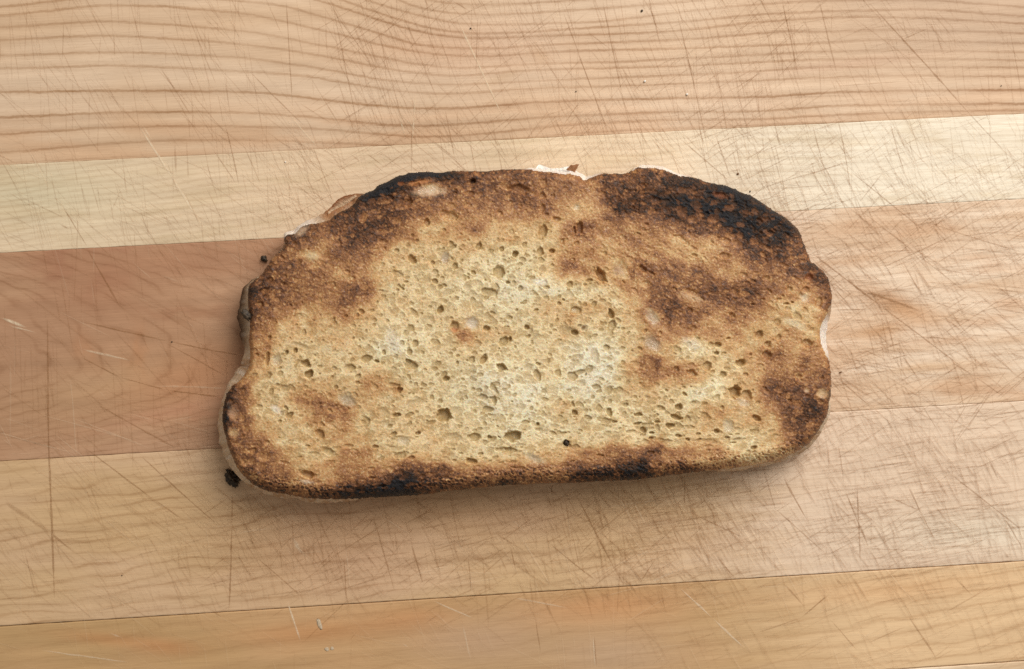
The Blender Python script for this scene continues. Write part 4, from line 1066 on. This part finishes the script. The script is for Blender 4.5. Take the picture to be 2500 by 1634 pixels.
def build_crust():
    ring = OUT.copy()
    n = len(ring)
    tan = np.roll(ring, -2, 0) - np.roll(ring, 2, 0)
    tan /= np.hypot(*tan.T)[:, None]
    nor = np.stack([tan[:, 1], -tan[:, 0]], -1)
    cen = ring.mean(0)
    if ((ring - cen) * nor).sum() < 0:
        nor = -nor
    off = np.full(n, -6.0)
    for b in BULGE:
        b = densify(np.array(b, float), 2.0, False)
        for k in range(n):
            v = b - ring[k]
            al = v @ nor[k]
            ac = np.abs(v @ tan[k])
            m = (ac < 3.5) & (np.abs(al) < 62)
            if m.any():
                off[k] = max(off[k], al[m].mean())
    off = smooth_closed(off, 2)
    s = np.arange(n) * 4.0
    nz = fbm(s, s * 0, 34, 3, 700) * 2.6 + fbm(s, s * 0, 9, 2, 705) * 1.0
    levels = [  # fraction of bulge, extra px, height
        (0.0, -10, 0.97), (0.0, -5.0, 0.95), (0.0, -1.5, 0.93), (0.55, -0.8, 0.84), (0.95, 0, 0.66), (1.0, 0, 0.50), (0.9, -3, 0.32), (0.7, -14, 0.14), (0.5, -26, 0.02)]
    V, Cc, Gg = [], [], []
    zface = face_height(ring[:, 0], ring[:, 1], np.zeros(n)) / THICK
    left = sstep(720, 600, ring[:, 0]) * sstep(640, 700, ring[:, 1]) * sstep(870, 820, ring[:, 1])
    flap = sstep(760, 810, ring[:, 0]) * sstep(900, 880, ring[:, 0]) * sstep(560, 530, ring[:, 1])
    lowr = sstep(880, 960, ring[:, 0]) * sstep(1720, 1600, ring[:, 0]) * sstep(1000, 1100, ring[:, 1])
    topd = sstep(560, 480, ring[:, 1]) * sstep(1690, 1720, ring[:, 0])
    topl = sstep(560, 500, ring[:, 1]) * sstep(860, 900, ring[:, 0]) * sstep(1290, 1240, ring[:, 0])
    rt = sstep(1700, 1800, ring[:, 0]) * sstep(760, 730, ring[:, 1])
    white = np.clip(sstep(1260, 1300, ring[:, 0]) * sstep(1480, 1440, ring[:, 0]) * sstep(600, 500, ring[:, 1]) + sstep(1530, 1550, ring[:, 0]) * sstep(1700, 1660, ring[:, 0]) * sstep(600, 500, ring[:, 1])
                    + sstep(1960, 2000, ring[:, 0]) * sstep(760, 790, ring[:, 1]) * sstep(900, 850, ring[:, 1]) + sstep(790, 740, ring[:, 0]) * sstep(620, 580, ring[:, 1]), 0, 1)
    for li, (fb, ex, zf) in enumerate(levels):
        o = np.where(off > 0, off * (0.74 - 0.10 * white + 0.28 * sstep(860, 940, ring[:, 1])) * (1 + 0.30 * fbm(s, s * 0 + 31, 26, 3, 707)), np.maximum(off, -2.5)) * fb + np.minimum(off, 0) * 0 + ex + (nz * (1 if 1 < li < 7 else 0.3)) + (1.5 * fbm(s, s * 0 + li * 7.3, 8, 3, 760) if 1 < li < 7 else 0)
        zz = zf * zface * THICK
        if li < 3:
            dd = (10.0, 5.0, 1.5)[li]
            pt_ = ring - nor * dd
            zz = face_height(pt_[:, 0], pt_[:, 1], np.full(n, dd)) - (0.00035, 0.0003, 0.0002)[li]
        zz = np.maximum(zz, 0.0002)
        if li < 3:
            o = np.full(n, -(10.0, 5.0, 1.5)[li])
        pt = ring + nor * o[:, None]
        pts = P(pt[:, 0], pt[:, 1], zz)
        V.append(pts)
        f1 = fbm(s, s * 0 + li * 9, 40, 3, 720)
        f2 = fbm(s, s * 0 + li * 14, 14, 3, 730)
        c = lerp(np.tile(srgb(214, 188, 156), (n, 1)), srgb(186, 148, 110), sstep(-.3, .4, f1))
        c = lerp(c, srgb(234, 218, 198), 0.7 * sstep(0, .5, f2))
        c = lerp(c, srgb(170, 130, 92), 0.6 * sstep(.15, .6, fbm(s, s * 0 + li * 22, 22, 3, 740)))
        c = lerp(c, srgb(248, 234, 218), 0.92 * white)
        c = lerp(c, srgb(172, 112, 66), flap * (0.9 if 3 <= li else 0.55))
        c = lerp(c, srgb(84, 62, 44) * (1 + .3 * f2)[:, None], left * (1.0 if li >= 4 else 0.65 if li == 3 else 0.15))
        c = lerp(c, srgb(108, 70, 46), 0.85 * lowr)
        c = lerp(c, srgb(52, 42, 36), 0.9 * np.clip(topd + topl + rt, 0, 1))
        if li >= 6:
            c = lerp(c, srgb(150, 104, 66), 0.5)
        Cc.append(c)
    m = len(levels)
    # underside: two more rings and a centre
    for t in (0.6, 0.25):
        pt = V[m - 1][:, :2].mean(0) + (V[m - 1][:, :2] - V[m - 1][:, :2].mean(0)) * t
        V.append(np.concatenate([pt, np.full((n, 1), 0.00025)], 1))
        Cc.append(np.tile(srgb(196, 150, 96), (n, 1)))
    V = np.concatenate(V)
    Cc = np.concatenate(Cc)
    k = np.arange(n)
    k2 = (k + 1) % n
    F = []
    for r in range(m + 1):
        F.append(np.stack([r * n + k, r * n + k2, (r + 1) * n + k2, (r + 1) * n + k], -1))
    V = np.concatenate([V, [[*V[-n:, :2].mean(0), 0.00025]]])
    Cc = np.concatenate([Cc, [srgb(196, 150, 96)]])
    tri = np.stack([(m + 1) * n + k, (m + 1) * n + k2, np.full(n, len(V) - 1)], -1)
    return mesh_obj('crust', V, [np.concatenate(F), tri], M_CRUST, toast, True, {'col': np.clip(Cc, 0.01, 0.92)})


crust = build_crust()


# ---- small lumpy bodies: charred bits on the toast and crumbs on the board
def lump(name, size, mat, seed, parent=None, loc=(0, 0, 0), rotz=0.0, rough=0.35, sub=3, flat_bottom=True, rod=False):
    """a craggy crumb: an icosphere pushed in and out, resting on z = 0 of its own frame"""
    import bmesh
    bm = bmesh.new()
    bmesh.ops.create_icosphere(bm, subdivisions=sub, radius=1.0)
    v = np.array([p.co[:] for p in bm.verts])
    f = np.array([[p.index for p in q.verts] for q in bm.faces])
    bm.free()
    r = 1 + rough * (fbm(v[:, 0] * 3 + v[:, 2] * 2, v[:, 1] * 3 - v[:, 2] * 1.4, 1.5, 3, seed) + 0.6 * fbm(v[:, 0] * 3 - v[:, 1], v[:, 2] * 4, 0.6, 3, seed + 9))
    v = v * r[:, None] * np.array(size) * 0.5
    if flat_bottom:
        v[:, 2] = np.maximum(v[:, 2], -size[2] * 0.28)
    if rod:
        v[:, 0] *= 0.62 + 0.38 * np.clip(np.hypot(v[:, 1] / size[1], v[:, 2] / size[2]) * 2, 0, 1)
        v[:, 1:] *= 1.0
    v[:, 2] -= v[:, 2].min()
    o = mesh_obj(name, v, f, mat, parent)
    o.location = loc
    o.rotation_euler = (0, 0, rotz)
    return o


stub = lump('char_stub', (0.0034, 0.0016, 0.0014), M_CHAR, 3, toast, (0, 0, 0), 0, .22, 4, False, True)
p = P(603, 767, THICK - 0.0017)
stub.location = p
stub.rotation_euler = (0.1, 0.15, math.radians(-50))
bit = lump('char_bit', (0.0013, 0.0014, 0.0008), M_CHAR, 8, toast, P(1227, 1175, THICK - 0.0027), .4, .9)
bit2 = lump('char_bit', (0.0010, 0.0012, 0.0006), M_CHAR, 14, toast, P(1383, 1081, THICK - 0.0012), .4, .9)
# torn points of crust along the upper edge


def flake(pts, z0, z1, thick, mat_c, rim_c=None, name='crust_flake'):
    """a thin torn scale of crust: outline pts in photo pixels, curling from height z0 to z1"""
    pts = densify(np.array(pts, float), 2.5)
    n = len(pts)
    q = np.arange(n) * 2.5
    pts = pts + np.stack([fbm(q, q * 0, 7, 2, 801), fbm(q, q * 0 + 50, 7, 2, 803)], -1) * 1.8
    edge_w = np.zeros(n)
    if rim_c is not None:
        dn = (pts[:, 0] - pts[:, 0].mean()) * -0.5 + (pts[:, 1] - pts[:, 1].mean()) * -0.85
        edge_w = sstep(0, 8, dn)
    y = pts[:, 1]
    t = (y.max() - y) / max(1e-6, y.max() - y.min())
    zz = z0 + (z1 - z0) * t
    a = P(pts[:, 0], pts[:, 1], zz)
    b = a.copy()
    b[:, 2] -= thick
    ca, cb = a.mean(0), b.mean(0)
    V = np.concatenate([a, b, [ca], [cb]])
    k = np.arange(n)
    k2 = (k + 1) % n
    F = np.concatenate([np.stack([k, k2, np.full(n, 2 * n)], -1), np.stack([n + k2, n + k, np.full(n, 2 * n + 1)], -1)])
    Q = np.stack([k, n + k, n + k2, k2], -1)
    if rim_c is not None:
        mat_c = lerp(np.tile(np.array(mat_c, float), (len(V), 1)), np.array(rim_c), np.concatenate([edge_w, edge_w, [0, 0]]))
    c = np.broadcast_to(mat_c, (len(V), 3)) * (1 + 0.2 * fbm(V[:, 0] * 4000, V[:, 1] * 4000, 3, 2, 5))[:, None]
    return mesh_obj(name, V, [F, Q], M_CRUST, toast, False, {'col': np.clip(c, 0.01, .92)})


flake([(1384, 412), (1393, 404), (1415, 400), (1408, 412), (1402, 424), (1390, 424)], 0.0085, 0.0095, 0.0005, srgb(164, 118, 82))
flake([(1308, 412), (1312, 405), (1320, 402), (1330, 409), (1350, 412), (1372, 410), (1388, 406), (1396, 420), (1360, 422), (1320, 418)], 0.0090, 0.0082, 0.0006, srgb(248, 236, 222))
flake([(1532, 421), (1545, 409), (1556, 402), (1562, 410), (1548, 422)], 0.0088, 0.0084, 0.0005, srgb(214, 186, 152))
flake([(800, 520), (812, 500), (826, 486), (846, 477), (868, 474), (872, 482), (856, 492), (846, 506), (826, 518), (806, 532)], 0.0086, 0.0100, 0.0006, srgb(214, 182, 146), srgb(140, 82, 42))

# crumbs on the board
CRUMBS = [
    (568, 1166, (0.0022, 0.0034, 0.0024), M_CHAR, 'charred black crumb against the lower left crust of the toast', 'largest'),
    (645, 633, (0.0011, 0.0015, 0.0010), M_CHAR, 'small dark crumb just off the upper left edge of the toast', ''),
    (1567, 27, (0.0007, 0.0007, 0.0005), M_CHAR, 'tiny dark speck of crumb near the top edge of the board', ''),
    (1149, 70, (0.0004, 0.0005, 0.0004), M_CHAR, 'tiny dark crumb on the wavy plank between the growth lines', ''),
    (1406, 224, (0.0003, 0.0005, 0.0003), M_CHAR, 'hair-thin dark speck on the wavy plank above the toast', ''),
    (1801, 425, (0.0006, 0.0007, 0.0005), M_BROWN, 'brown crumb on the cream plank beyond the black upper right crust', ''),
    (1831, 468, (0.0004, 0.0005, 0.0003), M_CHAR, 'dark speck close to the black upper right crust of the toast', ''),
    (1574, 199, (0.0007, 0.0006, 0.0005), M_PALE, 'white bread crumb on the wavy plank where two knife cuts cross', ''),
    (1677, 231, (0.0007, 0.0006, 0.0005), M_PALE, 'rounder white bread crumb lower right of the other white crumb', ''),
    (420, 835, (0.0004, 0.0004, 0.0003), M_CHAR, 'black speck in the long knife cut left of the toast', ''),
    (298, 1405, (0.0003, 0.0004, 0.0003), M_CHAR, 'black speck on the scratched plank at lower left', ''),
    (2444, 210, (0.0003, 0.0003, 0.0003), M_CHAR, 'dark speck near the right end of the wavy plank', ''),
    (697, 396, (0.0004, 0.0004, 0.0003), M_PALE, 'tiny pale crumb on the cream plank left of the toast top', ''),
    (2052, 909, (0.0009, 0.0004, 0.0004), M_BROWN, 'thin brown sliver of crumb right of the toast', ''),
]
for k, (x, y, sz, mat, lab, _) in enumerate(CRUMBS):
    q = P(x, y, 0.0)
    o = lump('crumb', sz if k < 2 else tuple(0.8 * q_ for q_ in sz), mat, 30 + 3 * k, None, (q[0], q[1], 0.00007), 0.5 * k if k else math.radians(28), (1.0 if k == 0 else .7) if k < 2 else .35, 4 if k == 0 else 3 if k == 1 else 2)
    o['label'] = lab
    o['category'] = 'crumb'
    o['group'] = 'crumbs scattered on the cutting board'

# dried flour smears on the bottom plank
for k, (x, y, sz, rz, lab) in enumerate([
        (780, 1524, (0.0009, 0.0026, 0.00012), 0.25, 'long pale dab of dried flour on the bottom plank'),
        (798, 1585, (0.0009, 0.0009, 0.00010), 0, 'left dot of a pair of pale dried dots on the bottom plank'),
        (811, 1583, (0.0007, 0.0007, 0.00010), 0, 'right dot of a pair of pale dried dots on the bottom plank')]):
    q = P(x, y, 0.0)
    o = lump('flour_dab', sz, M_FLOUR, 90 + k, None, (q[0], q[1], 0.00003), rz, .35, 3)
    o['label'] = lab
    o['category'] = 'flour dab'
    o['group'] = 'dried flour dabs on the bottom plank'
